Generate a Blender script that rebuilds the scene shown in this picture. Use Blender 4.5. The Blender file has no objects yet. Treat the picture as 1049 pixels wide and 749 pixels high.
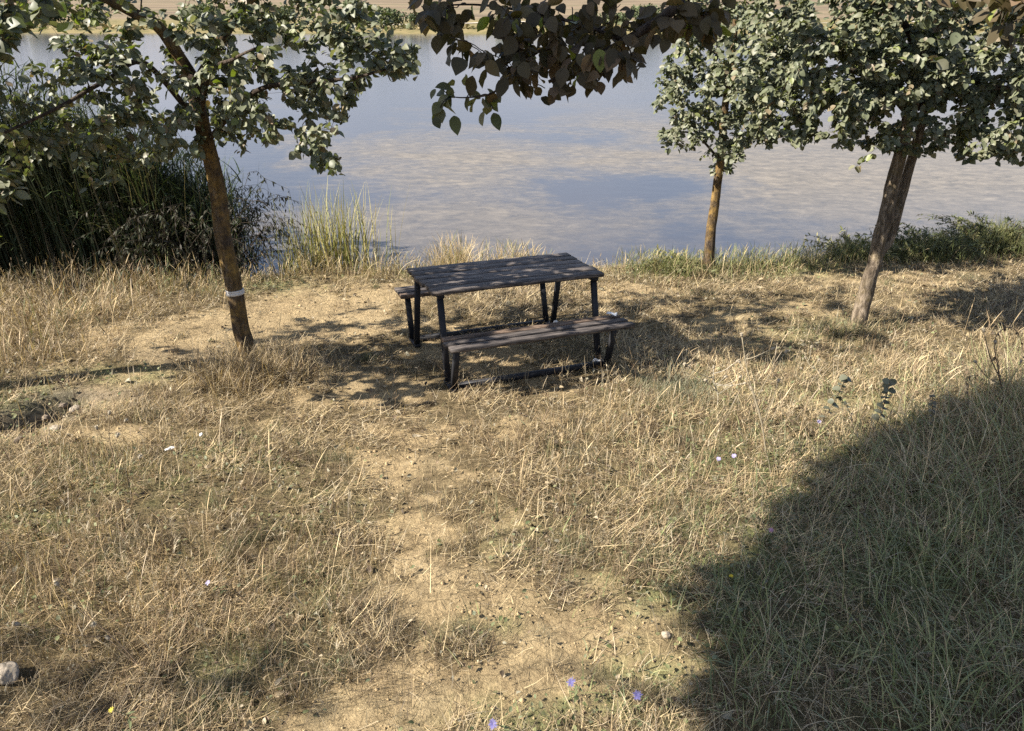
import bpy, math, random
import numpy as np
from mathutils import Vector, Matrix

R = math.radians
rng = np.random.default_rng(11)
random.seed(5)
S = bpy.context.scene
COL = S.collection

# ------------------------------------------------------------------ camera model (photo pixels 1049 x 749)
CAMZ, PITCH, F, CX, CY = 2.70, R(24.7), 777.0, 524.5, 374.5
CP, SP = math.cos(PITCH), math.sin(PITCH)


def project(P):
    P = np.asarray(P, float)
    d = P[..., 1] * CP - (P[..., 2] - CAMZ) * SP
    up = P[..., 1] * SP + (P[..., 2] - CAMZ) * CP
    d = np.maximum(d, 1e-3)
    return CX + F * P[..., 0] / d, CY - F * up / d, d


def ray(px, py):
    a, b = (px - CX) / F, (CY - py) / F
    return Vector((a, CP + b * SP, -SP + b * CP))


def at(px, py, Y):                      # the world point seen at a pixel whose world Y is known
    r = ray(px, py)
    t = Y / r.y
    return Vector((r.x * t, Y, CAMZ + r.z * t))


def at_depth(px, py, d):
    r = ray(px, py)
    return Vector((r.x * d, r.y * d, CAMZ + r.z * d))


# ------------------------------------------------------------------ noise
def vnoise(x, y, seed=0):
    x = np.asarray(x, float); y = np.asarray(y, float)
    xi = np.floor(x).astype(np.int64); yi = np.floor(y).astype(np.int64)
    fx = x - xi; fy = y - yi
    fx = fx * fx * (3 - 2 * fx); fy = fy * fy * (3 - 2 * fy)

    def h(a, b):
        n = (a * 374761393 + b * 668265263 + seed * 974711) & 0x7fffffff
        n = ((n ^ (n >> 13)) * 1274126177) & 0x7fffffff
        return ((n ^ (n >> 16)) & 0xffff) / 65535.0
    a = h(xi, yi); b = h(xi + 1, yi); c = h(xi, yi + 1); d = h(xi + 1, yi + 1)
    return (a * (1 - fx) + b * fx) * (1 - fy) + (c * (1 - fx) + d * fx) * fy


def fbm(x, y, seed=0, oct=4):
    s = 0; a = .5; t = 0
    for i in range(oct):
        s = s + a * vnoise(x * 2 ** i, y * 2 ** i, seed + i * 17); t += a; a *= .55
    return s / t


def sstep(a, b, x):
    t = np.clip((x - a) / (b - a), 0, 1)
    return t * t * (3 - 2 * t)


# ------------------------------------------------------------------ terrain
WATER = -0.80
BX = [-400, -60, -20, -9, -6, -3, -1, .5, 2, 3.3, 5, 7.5, 14, 25, 60, 400]
BY = [-40, 2, 6, 8.1, 8.5, 8.75, 9.15, 9.35, 9.3, 9.5, 10.0, 10.9, 14, 19, 26, 60]


def bank_edge(x):
    return np.interp(x, BX, BY) + .35 * (fbm(x * .9, x * 0 + 3.3, 5) - .5)


FX = [-900, -300, -60, 0, 60, 300, 900]
FY = [260, 215, 190, 184, 178, 170, 150]


def far_edge(x):
    return np.interp(x, FX, FY) + 5 * (fbm(x * .03, x * 0 + 1.7, 9) - .5)


def gully_d(x, y):                      # distance from the eroded cut at the left
    ax, ay, bx, by = GUL
    dx, dy = bx - ax, by - ay
    t = np.clip(((x - ax) * dx + (y - ay) * dy) / (dx * dx + dy * dy), -.6, 1)
    return np.hypot(x - ax - t * dx, y - ay - t * dy), t


_g0 = at(-10, 448, 4.63); _g1 = at(105, 402, 5.35)
GUL = (_g0.x, 4.63, _g1.x, 5.35)


def gz(x, y):
    x = np.asarray(x, float); y = np.asarray(y, float)
    z = .278 - .0454 * np.clip(y, -30, 30) + .0 * x
    # gentle lumps
    z = z + .10 * (fbm(x * .55, y * .55, 1) - .5) + .05 * (fbm(x * 2.1, y * 2.1, 2) - .5)
    z = z + .028 * (fbm(x * 7, y * 7, 3) - .5) + .018 * (vnoise(x * 22, y * 22, 4) - .5)
    z = z + .07 * np.exp(-((x + 4.2) ** 2 / 3 + (y - 6.6) ** 2 / 1.2))
    # eroded cut
    d, t = gully_d(x, y)
    w = .16 * (1 + .5 * (fbm(x * 5, y * 5, 8) - .5))
    z = z - .24 * np.exp(-(d / w) ** 2) * sstep(1.02, .55, t)
    # level pad under the table so that its feet rest
    pad = np.exp(-(((x + .06) / 1.0) ** 4 + ((y - 6.15) / .8) ** 4))
    zp = .278 - .0454 * y
    z = z * (1 - .85 * pad) + zp * .85 * pad
    e = bank_edge(x)
    k = sstep(-.25, 1.1, y - e)
    z = z * (1 - k) + (-1.25) * k
    z = z - 2.5 * sstep(3, 25, y - e)
    # far side
    fe = far_edge(x)
    f = y - fe
    zf = WATER - .5 + .5 * sstep(-12, 0, f) + .9 * sstep(-3, 4, f) + np.clip(f, 0, 2000) * .009 \
        + 8 * sstep(18, 330, f) + 22 * sstep(250, 1400, f) + 2.2 * (fbm(x * .012, y * .012, 6) - .5) * sstep(5, 60, f)
    m = sstep(-60, -15, f)
    return z * (1 - m) + zf * m


def ground(px, py):                     # the ground point under a pixel
    r = ray(px, py)
    ts = np.arange(.5, 40, .01)
    hit = CAMZ + r.z * ts <= gz(r.x * ts, r.y * ts)
    t = float(ts[int(np.argmax(hit))]) if hit.any() else 40.0
    return Vector((r.x * t, r.y * t, float(gz(r.x * t, r.y * t))))


def blobs(px, py, lst):                 # soft union of pixel blobs (cx, cy, rx, ry, strength)
    m = np.zeros_like(px)
    for cx, cy, rx, ry, s in lst:
        m = np.maximum(m, s * np.exp(-(((px - cx) / rx) ** 2 + ((py - cy) / ry) ** 2)))
    return m


BARE = [(600, 662, 110, 46, 1), (530, 708, 120, 36, 1), (400, 722, 85, 36, 1), (340, 745, 80, 24, .9), (480, 612, 90, 30, 1), (430, 585, 70, 26, .8),
        (425, 545, 75, 32, .68), (400, 505, 65, 26, .62), (450, 492, 70, 22, .58), (660, 640, 50, 30, 1), (430, 445, 120, 22, .58), (370, 470, 80, 24, .5), (520, 540, 60, 26, .5), (600, 600, 50, 20, .6),
        (340, 322, 100, 28, .95), (270, 335, 100, 24, .85), (180, 350, 120, 28, .85), (150, 385, 90, 14, .7), (390, 300, 60, 16, .75), (480, 355, 90, 26, .75), (520, 380, 90, 20, .6), (350, 400, 100, 26, .65), (300, 300, 70, 10, .6),
        (90, 405, 70, 16, .85), (30, 435, 44, 16, .9), (860, 420, 60, 20, .75), (830, 315, 80, 12, .5), (640, 270, 60, 6, .5), (1000, 262, 60, 6, .5), (120, 445, 60, 12, .6),
        (730, 330, 120, 30, .55), (640, 300, 70, 20, .6), (760, 400, 60, 18, .5), (560, 430, 80, 22, .5), (250, 430, 100, 18, .45), (900, 290, 120, 20, .45)]
GREEN = [(40, 410, 55, 16, 1), (15, 445, 30, 14, .7), (120, 385, 60, 10, .7), (90, 490, 80, 25, .6), (40, 540, 60, 20, .6), (240, 470, 80, 25, .55),
         (170, 500, 60, 20, .5), (60, 620, 70, 30, .4), (390, 275, 60, 10, .6), (260, 290, 60, 10, .7), (590, 735, 110, 25, .9), (690, 610, 45, 30, .8),
         (560, 560, 60, 25, .5), (320, 520, 60, 30, .4), (850, 560, 180, 150, .9), (690, 270, 80, 12, 1), (780, 275, 90, 10, .7), (640, 580, 50, 30, .4),
         (700, 395, 40, 15, .7), (840, 340, 50, 14, .6), (500, 640, 40, 14, .5), (260, 690, 70, 40, .5), (660, 690, 50, 20, .7), (130, 560, 60, 30, .5), (300, 600, 70, 25, .35)]


def masks(x, y, z=None):
    if z is None:
        z = gz(x, y)
    px, py, d = project(np.stack([x, y, z], -1))
    n = fbm(x * 2.6, y * 2.6, 31)
    n2 = fbm(x * 9, y * 9, 37, 3)
    ok = (y > .6)
    bare = blobs(px, py, BARE) * ok
    bare = sstep(.27, .62, bare + .8 * (n - .5) + .9 * (n2 - .5))
    green = blobs(px, py, GREEN) * ok
    green = np.clip(green * (.35 + 1.3 * sstep(.35, .65, n2)), 0, 1)
    return px, py, d, bare, green


# ------------------------------------------------------------------ mesh helpers
def link(name, me, mat=None, parent=None, smooth=False):
    o = bpy.data.objects.new(name, me)
    COL.objects.link(o)
    if mat is not None:
        for m in (mat if isinstance(mat, (list, tuple)) else [mat]):
            me.materials.append(m)
    if parent is not None:
        o.parent = parent
    if smooth:
        me.polygons.foreach_set('use_smooth', np.ones(len(me.polygons), bool))
    return o


def quads(name, V, Q, cols=None, mats=None):
    """mesh from an (n,3) vertex array and an (m,4) quad array"""
    V = np.ascontiguousarray(V, np.float32); Q = np.ascontiguousarray(Q, np.int32)
    me = bpy.data.meshes.new(name)
    me.vertices.add(len(V)); me.vertices.foreach_set('co', V.ravel())
    me.loops.add(Q.size); me.loops.foreach_set('vertex_index', Q.ravel())
    me.polygons.add(len(Q))
    me.polygons.foreach_set('loop_start', np.arange(len(Q), dtype=np.int32) * 4)
    if mats is not None:
        me.polygons.foreach_set('material_index', np.asarray(mats, np.int32))
    if cols is not None:
        a = me.color_attributes.new('tint', 'FLOAT_COLOR', 'POINT')
        c = np.ones((len(V), 4), np.float32); c[:, :3] = cols
        a.data.foreach_set('color', c.ravel())
    me.update(calc_edges=True)
    me.validate()
    return me


class Acc:
    """collects vertex / quad / colour arrays into one mesh"""
    def __init__(s):
        s.V = []; s.Q = []; s.C = []; s.M = []; s.n = 0

    def add(s, V, Q, C=None, m=0):
        V = np.asarray(V, np.float32).reshape(-1, 3)
        Q = np.asarray(Q, np.int32).reshape(-1, 4)
        s.V.append(V); s.Q.append(Q + s.n); s.n += len(V)
        if C is None:
            C = (.3, .3, .3)
        C = np.asarray(C, np.float32)
        s.C.append(np.broadcast_to(C, (len(V), 3)))
        s.M.append(np.full(len(Q), m, np.int32))

    def build(s, name, mat, parent=None, smooth=True):
        me = quads(name, np.concatenate(s.V), np.concatenate(s.Q), np.concatenate(s.C), np.concatenate(s.M))
        return link(name, me, mat, parent, smooth)


def tube_arrays(pts, rad, sides=6, rough=0.0, seed=0):
    """a capped tapering tube along a polyline"""
    P = np.asarray([tuple(p) for p in pts], float); n = len(P)
    rad = np.asarray(rad, float)
    T = np.gradient(P, axis=0); T /= np.linalg.norm(T, axis=1)[:, None] + 1e-9
    up = np.array([0., 0, 1]) if abs(T[0, 2]) < .9 else np.array([1., 0, 0])
    V = []
    a = np.cross(T[0], up); a /= np.linalg.norm(a)
    ang = np.arange(sides) / sides * 2 * math.pi
    for i in range(n):
        a = a - T[i] * a.dot(T[i]); a /= np.linalg.norm(a) + 1e-9
        b = np.cross(T[i], a)
        rr = rad[i] * np.ones(sides)
        if rough:
            rr = rr * (1 + rough * (fbm(np.cos(ang) * 1.6 + 9 + i * .06, np.sin(ang) * 1.6 + i * .10 + seed, 77, 3) - .5) * 2)
        V.append(P[i] + np.outer(np.cos(ang) * rr, a) + np.outer(np.sin(ang) * rr, b))
    V = np.concatenate(V)
    i = np.arange(n - 1)[:, None] * sides; j = np.arange(sides)[None, :]; k = (j + 1) % sides
    Q = np.stack([i + j, i + k, i + sides + k, i + sides + j], -1).reshape(-1, 4)
    # caps: a small ring collapsed towards the centre
    V = np.concatenate([V, P[:1].repeat(sides, 0) + (V[:sides] - P[0]) * .02, P[-1:].repeat(sides, 0) + (V[(n - 1) * sides:n * sides] - P[-1]) * .02])
    c0 = n * sides; c1 = c0 + sides; e = (n - 1) * sides
    j = np.arange(sides); k = (j + 1) % sides
    Q = np.concatenate([Q, np.stack([c0 + j, c0 + k, k, j], -1), np.stack([e + j, e + k, c1 + k, c1 + j], -1)])
    return V, Q


def smooth_path(pts, m=6):
    """Catmull-Rom through the points"""
    P = [Vector(p) for p in pts]
    P = [P[0] * 2 - P[1]] + P + [P[-1] * 2 - P[-2]]
    out = []
    for i in range(1, len(P) - 2):
        for k in range(m):
            t = k / m
            a, b, c, d = P[i - 1], P[i], P[i + 1], P[i + 2]
            out.append(.5 * ((2 * b) + (c - a) * t + (2 * a - 5 * b + 4 * c - d) * t * t + (3 * b - a - 3 * c + d) * t ** 3))
    out.append(P[-2])
    return out


def blades(P, az, tilt, length, width, curl, col, seg=3, profile=None):
    """ribbons: base points, lean direction, lean from vertical, extra bend, colour per blade"""
    n = len(P)
    P = np.asarray(P, float)
    az = np.broadcast_to(az, n).astype(float); tilt = np.broadcast_to(tilt, n).astype(float)
    length = np.broadcast_to(length, n).astype(float); width = np.broadcast_to(width, n).astype(float); curl = np.broadcast_to(curl, n).astype(float)
    if profile is None:
        profile = np.linspace(1, .12, seg + 1) ** .8
    dirx, diry = np.cos(az), np.sin(az)
    wa = az + math.pi / 2 + rng.uniform(-.9, .9, n)
    W = np.stack([np.cos(wa), np.sin(wa), np.zeros(n)], -1) * (width / 2)[:, None]
    V = np.empty((n, seg + 1, 2, 3))
    c = P.copy()
    for i in range(seg + 1):
        V[:, i, 0] = c - W * profile[i]; V[:, i, 1] = c + W * profile[i]
        t = tilt + curl * (i + .5) / seg
        s = (length / seg)[:, None]
        c = c + s * np.stack([np.sin(t) * dirx, np.sin(t) * diry, np.cos(t)], -1)
    base = (np.arange(n) * (seg + 1) * 2)[:, None]
    i = np.arange(seg)[None, :] * 2
    Q = np.stack([base + i, base + i + 1, base + i + 3, base + i + 2], -1).reshape(-1, 4)
    C = np.repeat(np.broadcast_to(col, (n, 3)), (seg + 1) * 2, 0)
    return V.reshape(-1, 3), Q, C


_LT = np.array([0, .09, .25, .45, .65, .82, .93, 1.0])
_LW = np.array([.02, .17, .31, .355, .30, .18, .07, .005])
_LTn = np.array([0, .35, .7, 1.0]); _LWn = np.array([.03, .14, .12, .01])
_LTs = np.array([0, .3, .7, 1.0]); _LWs = np.array([.04, .34, .28, .01])
LEAF = {'ovate': (_LT, _LW), 'narrow': (_LTn, _LWn), 'simple': (_LTs, _LWs),
        'round': (np.array([0, .15, .5, .85, 1.0]), np.array([.05, .38, .5, .33, .05]))}


def leaves(P, D, N, size, col, kind='ovate', fold=.16, bend=.35):
    """leaf blades at P pointing along D with face normal near N"""
    n = len(P)
    t, w = LEAF[kind]; k = len(t)
    D = D / (np.linalg.norm(D, axis=1)[:, None] + 1e-9)
    B = np.cross(N, D); B /= np.linalg.norm(B, axis=1)[:, None] + 1e-9
    N = np.cross(D, B)
    size = np.broadcast_to(size, n)
    wv = rng.uniform(.85, 1.12, n)
    bd = bend * rng.uniform(.1, 1.5, n)
    V = np.empty((n, k, 3, 3))
    for i in range(k):
        mid = D * (t[i] * size)[:, None] - N * (bd * t[i] ** 2 * size * .6)[:, None]
        side = B * (w[i] * size * wv)[:, None]
        lift = N * (w[i] * size * fold * 2 * rng.uniform(.3, 1.3, n))[:, None]
        V[:, i, 0] = P + mid - side + lift; V[:, i, 1] = P + mid; V[:, i, 2] = P + mid + side + lift
    base = (np.arange(n) * k * 3)[:, None, None]
    i = np.arange(k - 1)[None, :, None] * 3; j = np.arange(2)[None, None, :]
    a = base + i + j
    Q = np.stack([a, a + 1, a + 4, a + 3], -1).reshape(-1, 4)
    C = np.repeat(np.broadcast_to(col, (n, 3)), k * 3, 0)
    return V.reshape(-1, 3), Q, C


def box_arrays(c0, c1, frame=None, bev=.004):
    """a box between two corners with chamfered long edges (8-gon section would be overkill: corners pulled in)"""
    x0, y0, z0 = c0; x1, y1, z1 = c1
    V = np.array([(x, y, z) for x in (x0, x1) for y in (y0, y1) for z in (z0, z1)], float)
    Q = [(0, 1, 3, 2), (4, 6, 7, 5), (0, 4, 5, 1), (2, 3, 7, 6), (0, 2, 6, 4), (1, 5, 7, 3)]
    return V, Q


def thing(name, label, cat, loc=(0, 0, 0), group=None, rot=None):
    o = bpy.data.objects.new(name, None); COL.objects.link(o)
    o.empty_display_size = .1
    o.location = loc
    if rot is not None:
        o.rotation_euler = rot
    o['label'] = label; o['category'] = cat
    if group:
        o['group'] = group
    return o


def tag(o, label, cat, group=None, kind=None):
    o['label'] = label; o['category'] = cat
    if group:
        o['group'] = group
    if kind:
        o['kind'] = kind
    return o


# ------------------------------------------------------------------ materials
def nt(name):
    m = bpy.data.materials.new(name); m.use_nodes = True
    t = m.node_tree; t.nodes.clear()
    out = t.nodes.new('ShaderNodeOutputMaterial')
    return m, t, out


def N(t, typ, **kw):
    n = t.nodes.new(typ)
    for k, v in kw.items():
        if k in n.inputs.keys():
            n.inputs[k].default_value = v
        else:
            setattr(n, k, v)
    return n


def ramp(t, stops, fac=None):
    r = t.nodes.new('ShaderNodeValToRGB')
    e = r.color_ramp.elements
    while len(e) < len(stops):
        e.new(.5)
    for q, (p, c) in zip(e, stops):
        q.position = p; q.color = (*c, 1) if len(c) == 3 else c
    if fac is not None:
        t.links.new(fac, r.inputs[0])
    return r


def noise(t, vec, scale, detail=5, rough=.6, dist=0):
    n = N(t, 'ShaderNodeTexNoise'); n.inputs['Scale'].default_value = scale; n.inputs['Detail'].default_value = detail
    n.inputs['Roughness'].default_value = rough; n.inputs['Distortion'].default_value = dist
    if vec is not None:
        t.links.new(vec, n.inputs['Vector'])
    return n


def mixc(t, fac, a, b, mode='MIX'):
    m = t.nodes.new('ShaderNodeMix'); m.data_type = 'RGBA'; m.blend_type = mode
    for s, v in ((0, fac), (6, a), (7, b)):
        if isinstance(v, (int, float)):
            m.inputs[s].default_value = v
        elif isinstance(v, tuple):
            m.inputs[s].default_value = (*v, 1)
        else:
            t.links.new(v, m.inputs[s])
    return m.outputs[2]


def mathn(t, op, a, b=None):
    m = t.nodes.new('ShaderNodeMath'); m.operation = op
    for i, v in enumerate((a, b)):
        if v is None:
            continue
        if isinstance(v, (int, float)):
            m.inputs[i].default_value = v
        else:
            t.links.new(v, m.inputs[i])
    return m.outputs[0]


def principled(t, out, col, rough=.8, spec=.3, bump=None, bstr=.3, bdist=.01):
    p = t.nodes.new('ShaderNodeBsdfPrincipled')
    if isinstance(col, tuple):
        p.inputs['Base Color'].default_value = (*col, 1)
    else:
        t.links.new(col, p.inputs['Base Color'])
    if isinstance(rough, (int, float)):
        p.inputs['Roughness'].default_value = rough
    else:
        t.links.new(rough, p.inputs['Roughness'])
    p.inputs['Specular IOR Level'].default_value = spec
    if bump is not None:
        b = t.nodes.new('ShaderNodeBump'); b.inputs['Strength'].default_value = bstr; b.inputs['Distance'].default_value = bdist
        t.links.new(bump, b.inputs['Height']); t.links.new(b.outputs[0], p.inputs['Normal'])
    t.links.new(p.outputs[0], out.inputs[0])
    return p


def mat_blade(name, trans=.25, rough=.6, spec=.25):
    """plant blade: tint attribute, a bit of light passing through"""
    m, t, out = nt(name)
    a = N(t, 'ShaderNodeAttribute', attribute_name='tint')
    geo = N(t, 'ShaderNodeNewGeometry')
    nz = noise(t, geo.outputs['Position'], 60, 2)
    v = N(t, 'ShaderNodeMapRange'); v.inputs[3].default_value = .78; v.inputs[4].default_value = 1.22
    t.links.new(nz.outputs[0], v.inputs[0])
    c = mixc(t, 1.0, a.outputs['Color'], v.outputs[0], 'MULTIPLY')
    p = t.nodes.new('ShaderNodeBsdfPrincipled')
    t.links.new(c, p.inputs['Base Color']); p.inputs['Roughness'].default_value = rough; p.inputs['Specular IOR Level'].default_value = spec
    tr = t.nodes.new('ShaderNodeBsdfTranslucent')
    t.links.new(mixc(t, 1.0, c, (1.0, .95, .55), 'MULTIPLY'), tr.inputs[0])
    mx = t.nodes.new('ShaderNodeMixShader'); mx.inputs[0].default_value = trans
    t.links.new(p.outputs[0], mx.inputs[1]); t.links.new(tr.outputs[0], mx.inputs[2])
    t.links.new(mx.outputs[0], out.inputs[0])
    return m


def mat_leaf(name, under=(.16, .165, .11), trans=.2, dusty=.55, spec=.38):
    """tree leaf: tint attribute on top, paler duller underside, dusty mottling"""
    m, t, out = nt(name)
    a = N(t, 'ShaderNodeAttribute', attribute_name='tint')
    geo = N(t, 'ShaderNodeNewGeometry')
    nz = noise(t, geo.outputs['Position'], 13, 5)
    r = ramp(t, [(.40, (0, 0, 0)), (.66, (1, 1, 1))], nz.outputs[0])
    dust = mathn(t, 'MULTIPLY', r.outputs[0], dusty)
    top = mixc(t, dust, a.outputs['Color'], (.34, .32, .25))
    un = mixc(t, .45, a.outputs['Color'], under)
    c = mixc(t, geo.outputs['Backfacing'], top, un)
    p = t.nodes.new('ShaderNodeBsdfPrincipled')
    t.links.new(c, p.inputs['Base Color']); p.inputs['Roughness'].default_value = .5; p.inputs['Specular IOR Level'].default_value = spec
    tr = t.nodes.new('ShaderNodeBsdfTranslucent')
    t.links.new(mixc(t, 1.0, a.outputs['Color'], (1.2, 1.4, .45), 'MULTIPLY'), tr.inputs[0])
    mx = t.nodes.new('ShaderNodeMixShader'); mx.inputs[0].default_value = trans
    t.links.new(p.outputs[0], mx.inputs[1]); t.links.new(tr.outputs[0], mx.inputs[2])
    t.links.new(mx.outputs[0], out.inputs[0])
    return m


def mat_bark(name, dark, light, lichen, amount):
    m, t, out = nt(name)
    geo = N(t, 'ShaderNodeNewGeometry')
    mp = N(t, 'ShaderNodeMapping'); mp.inputs['Scale'].default_value = (1, 1, .28)
    t.links.new(geo.outputs['Position'], mp.inputs[0])
    n1 = noise(t, mp.outputs[0], 30, 9, .75, .8)
    n2 = noise(t, geo.outputs['Position'], 13, 7, .7)
    n3 = noise(t, geo.outputs['Position'], 5, 4, .6)
    c = ramp(t, [(.36, tuple(q * .6 for q in dark)), (.47, dark), (.56, tuple((a + b) / 2 for a, b in zip(dark, light))), (.68, light)], n1.outputs[0]).outputs[0]
    f = ramp(t, [(.5 - .12 * amount, (0, 0, 0)), (.62, (1, 1, 1))], n2.outputs[0])
    f2 = ramp(t, [(.35, (0, 0, 0)), (.6, (1, 1, 1))], n3.outputs[0])
    ff = mathn(t, 'MULTIPLY', mathn(t, 'MULTIPLY', f.outputs[0], f2.outputs[0]), .8 * amount)
    c = mixc(t, ff, c, lichen)
    principled(t, out, c, .9, .15, n1.outputs[0], 1.0, .022)
    return m


def mat_wood():
    m, t, out = nt('weathered_dark_wood')
    tc = N(t, 'ShaderNodeTexCoord')
    mp = N(t, 'ShaderNodeMapping'); mp.inputs['Scale'].default_value = (1.1, 16, 16)
    t.links.new(tc.outputs['Object'], mp.inputs[0])
    n1 = noise(t, mp.outputs[0], 5, 8, .65, .3)
    n2 = noise(t, tc.outputs['Object'], 7, 5, .6)
    a = N(t, 'ShaderNodeAttribute', attribute_name='tint')
    c = ramp(t, [(.34, (.022, .019, .018)), (.5, (.075, .066, .06)), (.66, (.24, .21, .185))], n1.outputs[0]).outputs[0]
    w = ramp(t, [(.5, (0, 0, 0)), (.75, (1, 1, 1))], n2.outputs[0])
    c = mixc(t, mathn(t, 'MULTIPLY', w.outputs[0], .5), c, (.20, .17, .14))
    c = mixc(t, 1.0, c, a.outputs['Color'], 'MULTIPLY')
    principled(t, out, c, .72, .3, n1.outputs[0], .7, .006)
    return m


def mat_metal():
    m, t, out = nt('black_painted_steel')
    tc = N(t, 'ShaderNodeTexCoord')
    n1 = noise(t, tc.outputs['Object'], 9, 6, .65)
    n2 = noise(t, tc.outputs['Object'], 60, 4, .6)
    c = ramp(t, [(.35, (.010, .011, .013)), (.62, (.022, .022, .025)), (.8, (.06, .052, .045))], n1.outputs[0]).outputs[0]
    principled(t, out, c, .58, .28, n2.outputs[0], .2, .003)
    return m


def mat_plain(name, col, rough=.8, scale=30, var=.25, bstr=.3, spec=.3):
    m, t, out = nt(name)
    tc = N(t, 'ShaderNodeTexCoord')
    n1 = noise(t, tc.outputs['Object'], scale, 6, .65)
    lo = tuple(c * (1 - var) for c in col); hi = tuple(min(1, c * (1 + var)) for c in col)
    c = ramp(t, [(.3, lo), (.7, hi)], n1.outputs[0]).outputs[0]
    principled(t, out, c, rough, spec, n1.outputs[0], bstr, .01)
    return m


def mat_ground():
    m, t, out = nt('dry_ground')
    geo = N(t, 'ShaderNodeNewGeometry')
    P = geo.outputs['Position']
    a = N(t, 'ShaderNodeAttribute', attribute_name='tint')
    n1 = noise(t, P, 3.2, 7, .65); n2 = noise(t, P, 26, 8, .7); n3 = noise(t, P, 130, 4, .6)
    soil = ramp(t, [(.3, (.29, .213, .118)), (.5, (.40, .305, .168)), (.72, (.48, .38, .222))], n1.outputs[0]).outputs[0]
    soil = mixc(t, .5, soil, ramp(t, [(.35, (.14, .10, .055)), (.6, (.39, .295, .165))], n2.outputs[0]).outputs[0])
    n4 = noise(t, P, 75, 6, .75)
    vor = N(t, 'ShaderNodeTexVoronoi', feature='DISTANCE_TO_EDGE'); vor.inputs['Scale'].default_value = 13; t.links.new(mixc(t, .06, P, n2.outputs['Color']), vor.inputs['Vector'])
    crk = ramp(t, [(0, (.45, .45, .45)), (.035, (1, 1, 1))], vor.outputs['Distance'])
    soil = mixc(t, .55, soil, crk.outputs[0], 'MULTIPLY')
    soil = mixc(t, .8, soil, ramp(t, [(.33, (.45, .42, .38)), (.46, (1, 1, 1)), (.62, (1, 1, 1)), (.72, (1.2, 1.2, 1.2))], n4.outputs[0]).outputs[0], 'MULTIPLY')
    mat_ = ramp(t, [(.3, (.035, .027, .016)), (.5, (.095, .071, .041)), (.7, (.23, .175, .10))], n2.outputs[0]).outputs[0]
    mat_ = mixc(t, .35, mat_, ramp(t, [(.4, (.10, .085, .045)), (.65, (.30, .225, .115))], n3.outputs[0]).outputs[0])
    sep = N(t, 'ShaderNodeSeparateColor'); t.links.new(a.outputs['Color'], sep.inputs[0])
    c = mixc(t, sep.outputs[0], mat_, soil)
    grn = ramp(t, [(.35, (.10, .115, .045)), (.65, (.22, .23, .10))], n2.outputs[0]).outputs[0]
    c = mixc(t, mathn(t, 'MULTIPLY', sep.outputs[1], .75), c, grn)
    gry = ramp(t, [(.35, (.06, .05, .04)), (.65, (.18, .155, .125))], n2.outputs[0]).outputs[0]
    c = mixc(t, sep.outputs[2], c, gry)
    # the far side of the lake: pale grass strip, ploughed fields, scrub
    sx = N(t, 'ShaderNodeSeparateXYZ'); t.links.new(P, sx.inputs[0])
    far = N(t, 'ShaderNodeMapRange'); far.inputs[1].default_value = 90; far.inputs[2].default_value = 110; t.links.new(sx.outputs[1], far.inputs[0])
    f1 = noise(t, P, .05, 6, .6); f2 = noise(t, P, .35, 5, .6)
    strip = ramp(t, [(.3, (.11, .105, .045)), (.55, (.19, .155, .075)), (.75, (.24, .19, .095))], f2.outputs[0]).outputs[0]
    mp = N(t, 'ShaderNodeMapping'); mp.inputs['Scale'].default_value = (.004, .03, 1); mp.inputs['Rotation'].default_value = (0, 0, .12)
    t.links.new(P, mp.inputs[0])
    bands = noise(t, mp.outputs[0], 1.0, 4, .6)
    field = ramp(t, [(.38, (.13, .10, .07)), (.47, (.16, .12, .085)), (.53, (.22, .17, .11)), (.62, (.12, .105, .065))], bands.outputs[0]).outputs[0]
    field = mixc(t, .25, field, ramp(t, [(.4, (.09, .085, .05)), (.6, (.22, .17, .11))], f1.outputs[0]).outputs[0])
    ff = N(t, 'ShaderNodeMapRange'); ff.inputs[1].default_value = WATER + 2.2; ff.inputs[2].default_value = WATER + 3.2; t.links.new(sx.outputs[2], ff.inputs[0])
    fc = mixc(t, ff.outputs[0], strip, field)
    c = mixc(t, far.outputs[0], c, fc)
    h = mathn(t, 'ADD', mathn(t, 'ADD', n2.outputs[0], mathn(t, 'MULTIPLY', n4.outputs[0], .7)), mathn(t, 'MULTIPLY', crk.outputs[0], .25))
    principled(t, out, c, .95, .08, h, 1.0, .022)
    return m


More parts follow.
